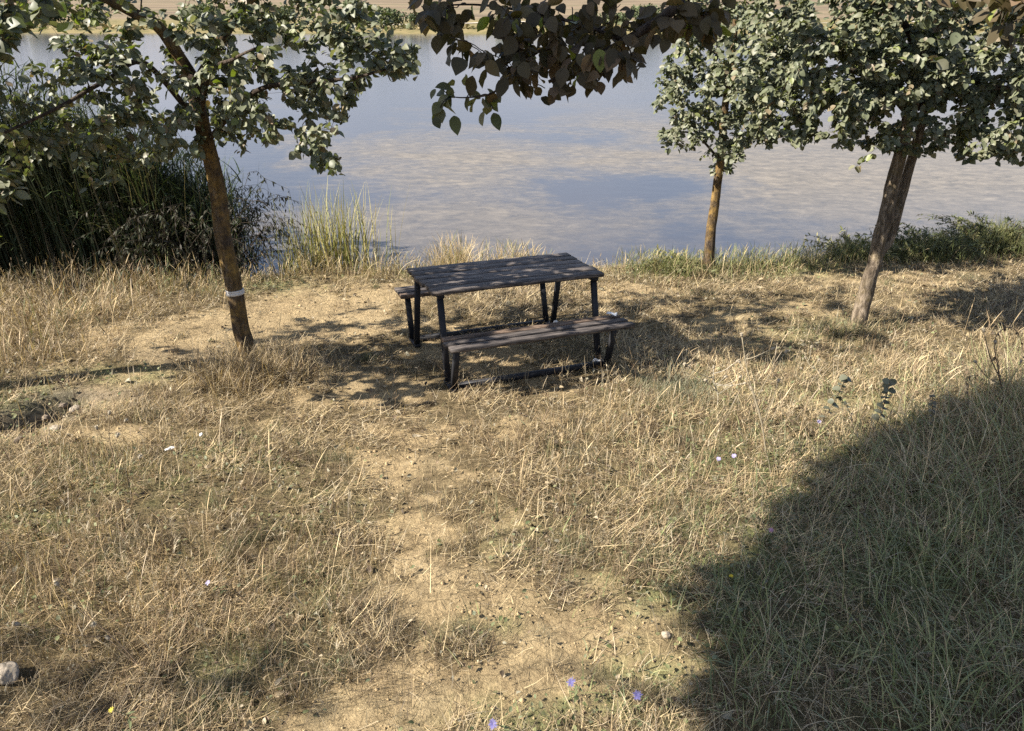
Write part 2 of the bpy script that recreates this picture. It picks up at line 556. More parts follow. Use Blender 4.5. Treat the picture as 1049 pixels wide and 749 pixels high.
def mat_water():
    m, t, out = nt('lake_water')
    geo = N(t, 'ShaderNodeNewGeometry'); P = geo.outputs['Position']
    sx = N(t, 'ShaderNodeSeparateXYZ'); t.links.new(P, sx.inputs[0])
    mp = N(t, 'ShaderNodeMapping'); mp.inputs['Scale'].default_value = (.16, .15, 1); mp.inputs['Rotation'].default_value = (0, 0, -.1)
    t.links.new(P, mp.inputs[0])
    big = noise(t, mp.outputs[0], 1.0, 5, .6, .5)
    mp2 = N(t, 'ShaderNodeMapping'); mp2.inputs['Scale'].default_value = (1.6, 2.2, 1); t.links.new(P, mp2.inputs[0])
    fine = noise(t, mp2.outputs[0], 1.4, 8, .8, .4)
    # mats of water weed lie from the near shore out to about 40 m, more of them to the right
    band = ramp(t, [(0, (.35, .35, .35)), (.09, (.6, .6, .6)), (.16, (1, 1, 1)), (.30, (.9, .9, .9)), (.5, (.12, .12, .12)), (1, (0, 0, 0))],
                mathn(t, 'MULTIPLY', mathn(t, 'SUBTRACT', sx.outputs[1], 9.0), 1 / 55.0)).outputs[0]
    right = N(t, 'ShaderNodeMapRange'); right.inputs[1].default_value = -8; right.inputs[2].default_value = 14
    right.inputs[3].default_value = -.05; right.inputs[4].default_value = .24; t.links.new(sx.outputs[0], right.inputs[0])
    v = mathn(t, 'ADD', mathn(t, 'ADD', mathn(t, 'MULTIPLY', big.outputs[0], .92), mathn(t, 'MULTIPLY', fine.outputs[0], .32)), right.outputs[0])
    for mx_, my_, rx_, ry_, k_ in ((-.8, 21.0, 6.0, 4.5, .17), (13.0, 22.0, 9.0, 9.0, .20), (-2.0, 13.8, 6.5, 2.6, .13), (6.0, 15.0, 5.0, 2.5, .08), (3.0, 17.5, 3.5, 1.8, -.10)):
        mp_ = N(t, 'ShaderNodeMapping', vector_type='TEXTURE'); mp_.inputs['Location'].default_value = (mx_, my_, WATER); mp_.inputs['Scale'].default_value = (rx_, ry_, 1)
        t.links.new(P, mp_.inputs[0])
        ln = N(t, 'ShaderNodeVectorMath', operation='LENGTH'); t.links.new(mp_.outputs[0], ln.inputs[0])
        mr = N(t, 'ShaderNodeMapRange', interpolation_type='SMOOTHSTEP'); mr.inputs[1].default_value = 1.1; mr.inputs[2].default_value = .1
        mr.inputs[3].default_value = 0; mr.inputs[4].default_value = k_
        t.links.new(ln.outputs['Value'], mr.inputs[0])
        v = mathn(t, 'ADD', v, mr.outputs[0])
    wd = ramp(t, [(.62, (0, 0, 0)), (.71, (.5, .5, .5)), (.84, (1, 1, 1))], v)
    weed = mathn(t, 'MULTIPLY', mathn(t, 'MULTIPLY', wd.outputs[0], band), .9)
    # clear water
    rip = N(t, 'ShaderNodeMapping'); rip.inputs['Scale'].default_value = (1.1, 1.6, 1); t.links.new(P, rip.inputs[0])
    rn = noise(t, rip.outputs[0], 1.6, 5, .6)
    p = t.nodes.new('ShaderNodeBsdfPrincipled')
    p.inputs['Base Color'].default_value = (.05, .052, .062, 1); p.inputs['Roughness'].default_value = .11; p.inputs['IOR'].default_value = 1.333
    b = t.nodes.new('ShaderNodeBump'); b.inputs['Strength'].default_value = .11; b.inputs['Distance'].default_value = .08
    t.links.new(rn.outputs[0], b.inputs['Height']); t.links.new(b.outputs[0], p.inputs['Normal'])
    q = t.nodes.new('ShaderNodeBsdfPrincipled')
    wc = ramp(t, [(.3, (.075, .065, .048)), (.5, (.165, .138, .098)), (.7, (.27, .225, .16))], fine.outputs[0]).outputs[0]
    t.links.new(wc, q.inputs['Base Color']); q.inputs['Roughness'].default_value = .35; q.inputs['IOR'].default_value = 1.333
    mx = t.nodes.new('ShaderNodeMixShader'); t.links.new(weed, mx.inputs[0])
    t.links.new(p.outputs[0], mx.inputs[1]); t.links.new(q.outputs[0], mx.inputs[2])
    t.links.new(mx.outputs[0], out.inputs[0])
    return m


M = dict(
    ground=mat_ground(), water=mat_water(), grass=mat_blade('grass_blade'), reed=mat_blade('reed_blade', .3), weed=mat_blade('weed_leaf', .2),
    leaf=mat_leaf('dusty_tree_leaf'), leaf_brown_shaded=mat_leaf('brownish_shaded_leaf', (.085, .066, .048), .22, .25, .15), wood=mat_wood(), metal=mat_metal(),  # second leaf material: brownish, less dust and darker underside to carry shade
    bark_ochre=mat_bark('lichen_bark', (.045, .033, .024), (.15, .115, .08), (.30, .19, .055), 1.0),
    bark_grey=mat_bark('grey_bark', (.10, .078, .056), (.32, .26, .19), (.22, .17, .06), .35),
    bark_dark=mat_bark('dark_twig_bark', (.04, .03, .024), (.12, .095, .07), (.16, .12, .06), .3),
    tape=mat_plain('white_tape', (.55, .52, .47), .7, 40, .2, .2),
    stone=mat_plain('pale_stone', (.30, .255, .195), .9, 18, .3, .6),
    paper=mat_plain('white_paper', (.78, .76, .72), .8, 25, .08, .2),
    petal=mat_blade('petal', .3), soil=mat_plain('soil_crumb', (.34, .25, .135), .95, 40, .3, .5),
    dark_soil=mat_plain('dark_earth', (.17, .135, .10), .95, 30, .35, .6),
    track=mat_plain('pale_gravel', (.50, .45, .38), .95, .6, .2, .1),
)

# ------------------------------------------------------------------ world, sun, camera
SUN_EL, SUN_AZ = R(38.5), R(17)          # shadows fall to the right and a little away from the camera
to_sun = Vector((-math.cos(SUN_EL) * math.cos(SUN_AZ), -math.cos(SUN_EL) * math.sin(SUN_AZ), math.sin(SUN_EL)))
w = bpy.data.worlds.new('World'); S.world = w; w.use_nodes = True
t = w.node_tree; t.nodes.clear()
wo = t.nodes.new('ShaderNodeOutputWorld'); bg = t.nodes.new('ShaderNodeBackground')
sky = t.nodes.new('ShaderNodeTexSky'); sky.sky_type = 'NISHITA'; sky.sun_disc = False
sky.sun_elevation = SUN_EL; sky.sun_rotation = math.atan2(to_sun.x, to_sun.y)
sky.altitude = 300; sky.air_density = 1.0; sky.dust_density = 1.2; sky.ozone_density = 3.0
tc = t.nodes.new('ShaderNodeTexCoord')
sx = t.nodes.new('ShaderNodeSeparateXYZ'); t.links.new(tc.outputs['Generated'], sx.inputs[0])
zz = mathn(t, 'ADD', mathn(t, 'ABSOLUTE', sx.outputs[2]), .10)
cb = t.nodes.new('ShaderNodeCombineXYZ')
t.links.new(mathn(t, 'DIVIDE', sx.outputs[0], zz), cb.inputs[0]); t.links.new(mathn(t, 'DIVIDE', sx.outputs[1], zz), cb.inputs[1])
cn = noise(t, cb.outputs[0], .55, 6, .55, .3)
cl = ramp(t, [(.46, (0, 0, 0)), (.68, (1, 1, 1))], cn.outputs[0])
hz = ramp(t, [(0, (1, 1, 1)), (.10, (.9, .9, .9)), (.34, (0, 0, 0))], mathn(t, 'ABSOLUTE', sx.outputs[2]))
skyb = mixc(t, mathn(t, 'MULTIPLY', hz.outputs[0], .85), sky.outputs[0], (2.4, 2.48, 3.05))
skyc = mixc(t, mathn(t, 'MULTIPLY', cl.outputs[0], .7), skyb, (4.7, 4.7, 5.2))
t.links.new(skyc, bg.inputs[0]); bg.inputs[1].default_value = .072
t.links.new(bg.outputs[0], wo.inputs[0])

L = bpy.data.lights.new('sun', 'SUN'); L.energy = 4.9; L.angle = R(.53); L.color = (1, .925, .825)
lo = bpy.data.objects.new('sun', L); COL.objects.link(lo)
lo.rotation_euler = to_sun.to_track_quat('Z', 'Y').to_euler(); lo.location = (-20, -5, 20)

cam = bpy.data.cameras.new('camera'); co = bpy.data.objects.new('camera', cam); COL.objects.link(co)
co.location = (0, 0, CAMZ); co.rotation_euler = (R(90) - PITCH, 0, 0)
cam.sensor_width = 36; cam.lens = 36 * F / 1049; cam.clip_end = 5000; cam.clip_start = .05
S.camera = co
S.view_settings.view_transform = 'Standard'; S.view_settings.look = 'None'; S.view_settings.gamma = 1; S.view_settings.exposure = 1.56
S.view_settings.use_curve_mapping = False
S.render.engine = 'CYCLES'
S.cycles.use_denoising = False
S.cycles.max_bounces = 6; S.cycles.diffuse_bounces = 3; S.cycles.glossy_bounces = 3; S.cycles.transmission_bounces = 3; S.cycles.transparent_max_bounces = 4
S.cycles.sample_clamp_indirect = 8
S.cycles.caustics_reflective = False; S.cycles.caustics_refractive = False

# ------------------------------------------------------------------ ground and water
def graded(segs):
    out = []
    for a, b, s in segs:
        n = max(1, int(round((b - a) / s)))
        out += list(np.linspace(a, b, n, endpoint=False))
    return np.array(out + [segs[-1][1]])


xs = graded([(-1500, -300, 120), (-300, -60, 15), (-60, -12, 1.5), (-12, -5, .1), (-5, 5, .032), (5, 12, .1), (12, 60, 1.5), (60, 300, 15), (300, 1500, 120)])
ys = graded([(-60, -6, 4), (-6, 1.2, .3), (1.2, 5, .03), (5, 12, .05), (12, 30, 1.5), (30, 150, 15), (150, 215, 1.6), (215, 560, 14), (560, 2400, 150)])
X, Y = np.meshgrid(xs, ys)
Z = gz(X, Y)
px, py, dd, bare, green = masks(X.ravel(), Y.ravel(), Z.ravel())
gd, gt = gully_d(X.ravel(), Y.ravel())
ashy = np.exp(-(gd / .30) ** 2) * sstep(1.02, .5, gt) + .6 * blobs(px, py, [(100, 405, 60, 10, 1), (190, 365, 60, 8, .6)]) * (Y.ravel() > .6)
nx, ny = len(xs), len(ys)
i = np.arange(ny - 1)[:, None] * nx; j = np.arange(nx - 1)[None, :]
Q = np.stack([i + j, i + j + 1, i + nx + j + 1, i + nx + j], -1).reshape(-1, 4)
me = quads('ground', np.stack([X, Y, Z], -1).reshape(-1, 3), Q, np.stack([bare, green, np.clip(ashy, 0, 1)], -1))
g = link('ground', me, M['ground'], smooth=True); g['kind'] = 'structure'; g['label'] = 'dry trampled ground sloping down to the lake'; g['category'] = 'ground'

wx = graded([(-1500, -200, 100), (-200, 200, 10), (200, 1500, 100)]); wy = graded([(-60, 60, 5), (60, 300, 10)])
X, Y = np.meshgrid(wx, wy); nx, ny = len(wx), len(wy)
i = np.arange(ny - 1)[:, None] * nx; j = np.arange(nx - 1)[None, :]
Q = np.stack([i + j, i + j + 1, i + nx + j + 1, i + nx + j], -1).reshape(-1, 4)
o = link('lake_water', quads('lake_water', np.stack([X, Y, X * 0 + WATER], -1).reshape(-1, 3), Q), M['water'])
o['kind'] = 'structure'; o['label'] = 'still lake water with mats of brown weed'; o['category'] = 'water'

# pale track on the far hillside
a = Acc()
tx = np.linspace(-60, 160, 60); ty = 232 + .10 * tx + 4 * np.sin(tx * .05)
V = np.stack([np.stack([tx, ty + k * 3.0, gz(tx, ty + k * 3.0) + .12], -1) for k in (0, .5, 1)], 1)
for k in range(2):
    n = len(tx); q = np.arange(n - 1)[:, None] * 3 + k
    a.add(V.reshape(-1, 3), np.concatenate([q, q + 3, q + 4, q + 1], 1))
o = a.build('far_track', M['track']); o['kind'] = 'structure'; o['label'] = 'pale track crossing the far hillside'; o['category'] = 'track'

# ------------------------------------------------------------------ grass and litter (nobody could count them)
STRAW = np.array([(.64, .51, .29), (.54, .415, .23), (.43, .325, .18), (.27, .195, .11), (.57, .465, .30), (.17, .118, .07), (.35, .29, .20), (.11, .082, .052)])
GREENS = np.array([(.14, .16, .065), (.18, .19, .085), (.10, .12, .055), (.20, .20, .10), (.15, .165, .095)])


def pick(pal, n):
    c = pal[rng.integers(0, len(pal), n)]
    return c * rng.uniform(.75, 1.22, (n, 1))


def zone_tint(px, py):
    """browner weeds at the lower left, paler ones right of the middle"""
    a_ = blobs(px, py, [(90, 620, 230, 150, 1), (60, 470, 130, 60, .6), (230, 480, 120, 50, .4)])[:, None]
    b_ = blobs(px, py, [(740, 450, 170, 90, 1), (640, 500, 120, 80, .7)])[:, None]
    return np.array([.97, .985, 1.0]) * (1 - a_ * np.array([.10, .15, .20])) * (1 + b_ * np.array([.16, .15, .14]))


def scatter(n, y0=1.15, y1=11.5, margin=1.1):
    y = rng.uniform(y0, y1, n)
    hw = .68 * np.sqrt(y * y + 6.5) + margin
    x = rng.uniform(-1, 1, n) * hw
    keep = y < bank_edge(x) + .25
    x, y = x[keep], y[keep]
    z = gz(x, y)
    return x, y, z


def thin(mask, *arrs):
    return [q[mask] for q in arrs]


# 1 flattened straw
x, y, z = scatter(260000)
px, py, d, bare, green = masks(x, y, z)
cl = fbm(x * 3.3, y * 3.3, 51)
keep = rng.random(len(x)) < (1 - .92 * bare) * (.12 + 1.2 * sstep(.38, .6, cl)) * np.where((px > 760) & (py < 345), .9, .8)
x, y, z, px, py, d, green = thin(keep, x, y, z, px, py, d, green); n = len(x)
flow = fbm(x * .9, y * .9, 61) * 12
col = pick(STRAW, n) * zone_tint(px, py)
V, Q, C = blades(np.stack([x, y, z + .004 + rng.uniform(0, .03, n)], -1), flow + rng.normal(0, 1.2, n), rng.uniform(.9, 1.62, n),
                 rng.gamma(3, .028, n) + .02, rng.uniform(.0018, .0040, n) * (.6 + .11 * d), rng.uniform(-.9, .9, n), col, 2)
o = link('straw_litter', quads('straw_litter', V, Q, C), M['grass'], smooth=True)
tag(o, 'flattened dead straw strewn over the dry ground', 'straw', kind='stuff')

# 2 standing dry grass
x, y, z = scatter(250000)
px, py, d, bare, green = masks(x, y, z)
cl = fbm(x * 2.2, y * 2.2, 71); cl2 = fbm(x * 6.5, y * 6.5, 73, 3)
shade = blobs(px, py, [(960, 560, 230, 200, 1), (900, 700, 200, 120, 1)])
mid = blobs(px, py, [(760, 450, 180, 70, 1), (640, 470, 120, 60, .9), (700, 540, 120, 50, .8), (560, 450, 80, 35, .6), (180, 600, 220, 140, .8)])
mown = sstep(700, 780, px) * sstep(350, 325, py)
tread = np.maximum(blobs(px, py, [(500, 350, 150, 55, .85), (330, 330, 170, 50, .85), (180, 360, 130, 40, .7), (440, 470, 110, 50, .5), (860, 300, 180, 30, .3)]), 0)
prob = (1 - .985 * bare) * (.06 + 1.2 * sstep(.40, .62, cl * .5 + cl2 * .5)) * (1 - .75 * tread) * (1 - .6 * shade)
prob = np.maximum(prob, mown * .75 * (1 - bare))
keep = rng.random(len(x)) < prob
x, y, z, px, py, d, green, mid, mown, cl, shade = thin(keep, x, y, z, px, py, d, green, mid, mown, cl, shade); n = len(x)
hgt = (.035 + .075 * mid + .05 * sstep(.45, .7, cl)) * rng.uniform(.4, 1.7, n) * (1 - .35 * mown)
isg = rng.random(n) < .06 + .5 * green
col = np.where(isg[:, None], pick(GREENS, n), pick(STRAW, n) * zone_tint(px, py) * (1 + .12 * mown[:, None]))
V, Q, C = blades(np.stack([x, y, z - .005], -1), rng.uniform(0, 6.28, n), np.abs(rng.normal(.45, .45, n)), hgt, rng.uniform(.0016, .0032, n) * (.6 + .11 * d),
                 rng.normal(.6, .9, n), col, 3)
o = link('dry_grass', quads('dry_grass', V, Q, C), M['grass'], smooth=True)
tag(o, 'short dry yellow grass standing over the whole clearing', 'grass', kind='stuff')

# 3 low green weeds: little broad leaves close to the soil
x, y, z = scatter(60000)
px, py, d, bare, green = masks(x, y, z)
keep = rng.random(len(x)) < green * .85
x, y, z, d = thin(keep, x, y, z, d); n = len(x)
az = rng.uniform(0, 6.28, n); el = rng.uniform(.0, .9, n)
D = np.stack([np.cos(az) * np.cos(el), np.sin(az) * np.cos(el), np.sin(el)], -1)
V, Q, C = leaves(np.stack([x, y, z + rng.uniform(.0, .05, n)], -1), D, np.tile([0, 0, 1.], (n, 1)) + rng.normal(0, .4, (n, 3)), rng.uniform(.012, .032, n) * (.7 + .07 * d),
                 pick(GREENS * .95, n), 'simple')
o = link('ground_weeds', quads('ground_weeds', V, Q, C), M['weed'], smooth=True)
tag(o, 'low green weeds growing between the dead grass', 'weeds', kind='stuff')

# 4 tall dry stems with seed heads
x, y, z = scatter(11000)
px, py, d, bare, green = masks(x, y, z)
where = blobs(px, py, [(120, 600, 230, 150, 1), (250, 500, 160, 60, .4), (720, 450, 170, 80, .8), (620, 500, 100, 70, .35), (980, 440, 130, 90, .9), (60, 380, 100, 60, .9),
                       (870, 620, 200, 130, .35), (600, 400, 80, 25, .7), (850, 345, 50, 20, .4)])
keep = rng.random(len(x)) < where * .75 * (1 - bare)
x, y, z, d = thin(keep, x, y, z, d); n = len(x)
prof = np.array([1, .9, .8, .7, .7, 2.4, 2.0, .3])
V, Q, C = blades(np.stack([x, y, z], -1), rng.uniform(0, 6.28, n), np.abs(rng.normal(.15, .2, n)), rng.uniform(.14, .42, n), rng.uniform(.0012, .0021, n) * (.55 + .12 * d),
                 rng.uniform(0, .9, n), pick(STRAW * np.array([1.05, 1.05, 1.1]), n), 7, prof)
o = link('seed_stems', quads('seed_stems', V, Q, C), M['grass'], smooth=True)
tag(o, 'tall thin dry stems with seed heads rising above the grass', 'stems', kind='stuff')

# 4b small dead branching weeds that give the grass its tangled look
x, y, z = scatter(30000)
px, py, d, bare, green = masks(x, y, z)
cl = fbm(x * 3.1, y * 3.1, 141)
mid = blobs(px, py, [(760, 450, 180, 80, 1), (640, 480, 150, 80, 1), (700, 560, 120, 60, .9), (150, 590, 260, 150, 1), (300, 500, 120, 60, .6), (60, 345, 130, 70, 1.3), (600, 430, 140, 40, .6)])
keep = rng.random(len(x)) < (1 - .96 * bare) * (.08 + .8 * mid) * (.2 + 1.0 * sstep(.38, .6, cl)) * np.where((px > 700) & (py < 340), .3, 1)
x, y, z, d = thin(keep, x, y, z, d); n = len(x)
ppx, ppy, _ = project(np.stack([x, y, z], -1))
tallz = blobs(ppx, ppy, [(760, 425, 80, 40, 1), (1010, 425, 60, 45, 1), (860, 440, 70, 25, .7), (70, 325, 130, 55, 1.6), (640, 430, 60, 30, .5), (80, 560, 110, 60, .5)])
hh = rng.uniform(.05, .20, n) * (1 + 1.6 * tallz * (rng.random(n) < .45)); az = rng.uniform(0, 6.28, n); ti = np.abs(rng.normal(.15, .25, n))
colr = pick(np.array([(.33, .25, .14), (.25, .18, .10), (.38, .31, .20), (.20, .14, .08), (.42, .36, .25)]), n)
wd = rng.uniform(.0014, .0024, n) * (.55 + .12 * d)
a = Acc(); a.add(*blades(np.stack([x, y, z - .005], -1), az, ti, hh, wd, 0.0, colr, 2, np.array([1, .8, .5])))
rep = 6; bi = np.repeat(np.arange(n), rep); nb = len(bi)
u = rng.uniform(.25, 1.0, nb) * hh[bi]
bp = np.stack([x[bi] + np.sin(ti[bi]) * np.cos(az[bi]) * u, y[bi] + np.sin(ti[bi]) * np.sin(az[bi]) * u, z[bi] - .005 + np.cos(ti[bi]) * u], -1)
a.add(*blades(bp, rng.uniform(0, 6.28, nb), rng.uniform(.4, 1.3, nb), rng.uniform(.012, .055, nb), wd[bi] * rng.uniform(.8, 2.2, nb), rng.uniform(-.6, .8, nb), colr[bi] * rng.uniform(.75, 1.2, (nb, 1)), 2, np.array([.7, 1, .4])))
o = a.build('dead_weeds', M['grass']); tag(o, 'tangle of small dead branching weeds all over the grass', 'weeds', kind='stuff')

# 4d low dark twiggy tufts: clumps of dead fine-stemmed weeds
TC = [(530, 605, 60, 16), (590, 570, 40, 14), (650, 585, 50, 18), (470, 655, 40, 12), (250, 700, 70, 40), (150, 640, 90, 40), (60, 560, 60, 40), (200, 560, 70, 30), (300, 570, 60, 20), (120, 500, 80, 20), (30, 620, 50, 40),
      (330, 470, 60, 14), (240, 440, 60, 14), (600, 470, 60, 20), (700, 440, 60, 20), (720, 530, 50, 24), (690, 400, 60, 10), (520, 440, 60, 12), (380, 640, 50, 20), (350, 690, 40, 18)]
cx_ = []; cy_ = []
for q in TC:
    for _ in range(9):
        g_ = ground(q[0] + random.gauss(0, q[2] * .7), min(748, q[1] + random.gauss(0, q[3] * .7))); cx_.append(g_.x); cy_.append(g_.y)
xr, yr, _z = scatter(260); cx_ = np.concatenate([cx_, xr]); cy_ = np.concatenate([cy_, yr])
k = len(cx_); per = rng.integers(40, 150, k); ci = np.repeat(np.arange(k), per); n = len(ci)
rad = rng.uniform(.025, .075, k)[ci]
x = cx_[ci] + rng.normal(0, 1, n) * rad; y = cy_[ci] + rng.normal(0, 1, n) * rad; z = gz(x, y)
px, py, d, bare, green = masks(x, y, z)
keep = (y < bank_edge(x)) & (rng.random(n) < 1 - .6 * bare); x, y, z, d, ci = thin(keep, x, y, z, d, ci); n = len(x)
base = pick(np.array([(.13, .095, .06), (.20, .15, .095), (.10, .075, .05), (.17, .15, .10), (.12, .125, .065)]), k)[ci]
a = Acc(); a.add(*blades(np.stack([x, y, z - .005], -1), rng.uniform(0, 6.28, n), np.abs(rng.normal(.35, .4, n)), rng.uniform(.03, .13, n), rng.uniform(.0014, .003, n) * (.55 + .12 * d), rng.normal(.3, .9, n), base * rng.uniform(.7, 1.5, (n, 1)), 3))
o = a.build('dark_weed_tufts', M['grass']); tag(o, 'low dark brown clumps of fine dead weed stems in the grass', 'weeds', kind='stuff')

# 4c curled dead leaves and chaff on the soil
x, y, z = scatter(70000)
px, py, d, bare, green = masks(x, y, z)
cl = fbm(x * 4.1, y * 4.1, 171)
keep = rng.random(len(x)) < (1 - .8 * bare) * (.15 + .9 * sstep(.4, .62, cl))
x, y, z, d = thin(keep, x, y, z, d); n = len(x)
az = rng.uniform(0, 6.28, n); el = rng.normal(.1, .5, n)
D = np.stack([np.cos(az) * np.cos(el), np.sin(az) * np.cos(el), np.sin(el)], -1)
V, Q, C = leaves(np.stack([x, y, z + rng.uniform(.003, .04, n)], -1), D, np.tile([0, 0, 1.], (n, 1)) + rng.normal(0, .6, (n, 3)), rng.gamma(3, .0045, n) * (.7 + .07 * d),
                 pick(np.array([(.33, .26, .16), (.22, .16, .10), (.12, .085, .055), (.38, .32, .22), (.27, .25, .18), (.08, .06, .04)]), n), 'simple', .5, 1.3)
o = link('leaf_litter', quads('leaf_litter', V, Q, C), M['grass'], smooth=True)
tag(o, 'curled dead leaves and chaff lying among the straw', 'leaf litter', kind='stuff')

# 5 long rank grass at the lower right
x, y, z = scatter(90000, 1.1, 6.0)
px, py, d, bare, green = masks(x, y, z)
zone = blobs(px, py, [(980, 560, 210, 130, 1), (930, 690, 200, 110, 1), (1060, 440, 90, 70, 1), (800, 620, 90, 90, .9), (1150, 600, 160, 220, 1)])
cl = fbm(x * 4, y * 4, 81)
keep = rng.random(len(x)) < zone * (.08 + 1.05 * sstep(.38, .6, .6 * cl + .4 * fbm(x * 9, y * 9, 83)))
x, y, z, px, py, d, zone = thin(keep, x, y, z, px, py, d, zone); n = len(x)
low = sstep(470, 600, py)
isg = rng.random(n) < .38 + .34 * low
col = np.where(isg[:, None], pick(GREENS * np.array([1.5, 1.5, 1.45]), n), pick(STRAW * np.array([1.1, 1.1, 1.15]), n))
top = blobs(px, py, [(1040, 460, 110, 80, 1)])
V, Q, C = blades(np.stack([x, y, z - .01], -1), rng.normal(2.6, 1.5, n), np.abs(rng.normal(.4, .3, n)), (.11 + .15 * zone * (1 - .55 * low) + .26 * top) * rng.uniform(.4, 1.6, n), rng.uniform(.0026, .0056, n) * (1 + .5 * isg),
                 rng.uniform(.2, 1.9, n), col, 4)
o = link('rank_grass', quads('rank_grass', V, Q, C), M['grass'], smooth=True)
tag(o, 'long rank grey green grass lying in the big shadow at the lower right', 'grass', kind='stuff')

# 6 grass along the bank
PALE = np.array([(.46, .37, .22), (.40, .31, .17), (.50, .42, .26), (.33, .25, .14)])
BANKG = np.array([(.16, .18, .06), (.22, .22, .085), (.12, .145, .05), (.27, .24, .11)])
n = 42000
x = rng.uniform(-8, 11, n); e = bank_edge(x); y = e + rng.normal(-.12, .28, n)
z = gz(x, y); px, py, d = project(np.stack([x, y, z], -1))
cl = fbm(x * 3, y * 2, 91)
lush = sstep(600, 660, px)
hole = blobs(px, py, [(600, 262, 40, 40, .9), (420, 275, 25, 30, .5)])
tuft = blobs(px, py, [(470, 262, 45, 60, 1), (520, 262, 40, 60, .75), (390, 270, 40, 50, .6), (330, 275, 60, 60, .6), (120, 285, 130, 60, .25), (20, 300, 90, 60, .3), (700, 265, 70, 50, .7), (830, 262, 120, 60, .7), (1000, 250, 100, 60, .8)])
keep = rng.random(n) < (.16 + .8 * tuft) * (1 - hole) * (.3 + .9 * sstep(.35, .6, cl))
x, y, z, px, py, d, lush, tuft = thin(keep, x, y, z, px, py, d, lush, tuft); n = len(x)
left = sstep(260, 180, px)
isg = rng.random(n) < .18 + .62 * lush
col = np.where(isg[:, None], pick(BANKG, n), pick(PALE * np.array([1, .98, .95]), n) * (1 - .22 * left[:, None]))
hh = (.14 + .30 * tuft * (1 - lush) + .12 * lush - .02 * left) * rng.uniform(.4, 1.4, n)
prof = np.array([1, .9, .8, .7, 1.2, .2])
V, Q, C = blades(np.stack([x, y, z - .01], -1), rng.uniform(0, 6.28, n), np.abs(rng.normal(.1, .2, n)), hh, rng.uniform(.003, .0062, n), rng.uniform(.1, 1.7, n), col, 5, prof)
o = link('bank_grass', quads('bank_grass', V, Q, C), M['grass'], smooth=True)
tag(o, 'pale feathery grass fringing the edge of the lake bank', 'grass', kind='stuff')

# 7 brown weeds on the left slope
n = 26000
x = rng.uniform(-8.5, -2.2, n); y = rng.uniform(5.6, 9.2, n)
z = gz(x, y); px, py, d = project(np.stack([x, y, z], -1))
zone = blobs(px, py, [(-10, 360, 80, 36, 1), (50, 318, 70, 26, .9), (130, 296, 70, 16, .8), (-120, 380, 110, 60, 1), (225, 288, 50, 10, .5)])
cl = fbm(x * 3, y * 3, 95)
keep = (rng.random(n) < .5 * zone * (.2 + .9 * sstep(.35, .6, cl))) & (y < bank_edge(x) + .1)
x, y, z, d = thin(keep, x, y, z, d); n = len(x)
col = np.where((rng.random(n) < .25)[:, None], pick(GREENS, n), pick(STRAW * np.array([.85, .82, .8]), n))
prof = np.array([1, .9, .8, .8, 2.4, 1.6, .3])
V, Q, C = blades(np.stack([x, y, z - .01], -1), rng.uniform(0, 6.28, n), np.abs(rng.normal(.2, .28, n)), rng.uniform(.10, .42, n), rng.uniform(.002, .0045, n), rng.uniform(0, 1.1, n), col, 6, prof)
o = link('slope_weeds', quads('slope_weeds', V, Q, C), M['grass'], smooth=True)
tag(o, 'knee high brown weeds on the slope at the left', 'weeds', kind='stuff')

# 8 soil crumbs on the bare path
x, y, z = scatter(60000, 1.2, 7.5)
px, py, d, bare, green = masks(x, y, z)
keep = rng.random(len(x)) < .55 * bare * (.15 + sstep(.45, .6, fbm(x * 8, y * 8, 99)))
x, y, z, d = thin(keep, x, y, z, d); n = len(x)
oc = np.array([(1, 0, 0), (0, 1, 0), (-1, 0, 0), (0, -1, 0), (0, 0, 1), (0, 0, -1)], float)
r = rng.gamma(1.4, .0022, n) + .0016
V = (oc[None] * r[:, None, None] * rng.uniform(.55, 1.3, (n, 6, 1))); V[..., 2] *= .8
V = V + np.stack([x, y, z + .3 * r], -1)[:, None]
T3 = np.array([(0, 1, 4, 4), (1, 2, 4, 4), (2, 3, 4, 4), (3, 0, 4, 4)])
# a crumb: four sides to a small flat top
tp = V[:, 4:5] + (V[:, :4] - V[:, 4:5]) * .35
tp[..., 2] = V[:, 4:5, 2]
V = np.concatenate([V[:, :4], tp], 1)
b = (np.arange(n) * 8)[:, None, None]
q = np.array([(0, 1, 5, 4), (1, 2, 6, 5), (2, 3, 7, 6), (3, 0, 4, 7), (4, 5, 6, 7)])[None]
o = link('soil_crumbs', quads('soil_crumbs', V.reshape(-1, 3), (b + q).reshape(-1, 4)), M['soil'])
tag(o, 'small crumbs of dry soil scattered on the bare path', 'soil', kind='stuff')

# ------------------------------------------------------------------ picnic table
tcx, tcy = -.06, 6.13
tb = thing('picnic_table', 'dark weathered wooden picnic table with two attached benches on black steel legs', 'picnic table',
           (tcx, tcy, .278 - .0454 * tcy + .0))
tb.rotation_euler = (Matrix.Rotation(-math.atan(.0454), 4, 'X') @ Matrix.Rotation(R(22.1), 4, 'Z')).to_euler()


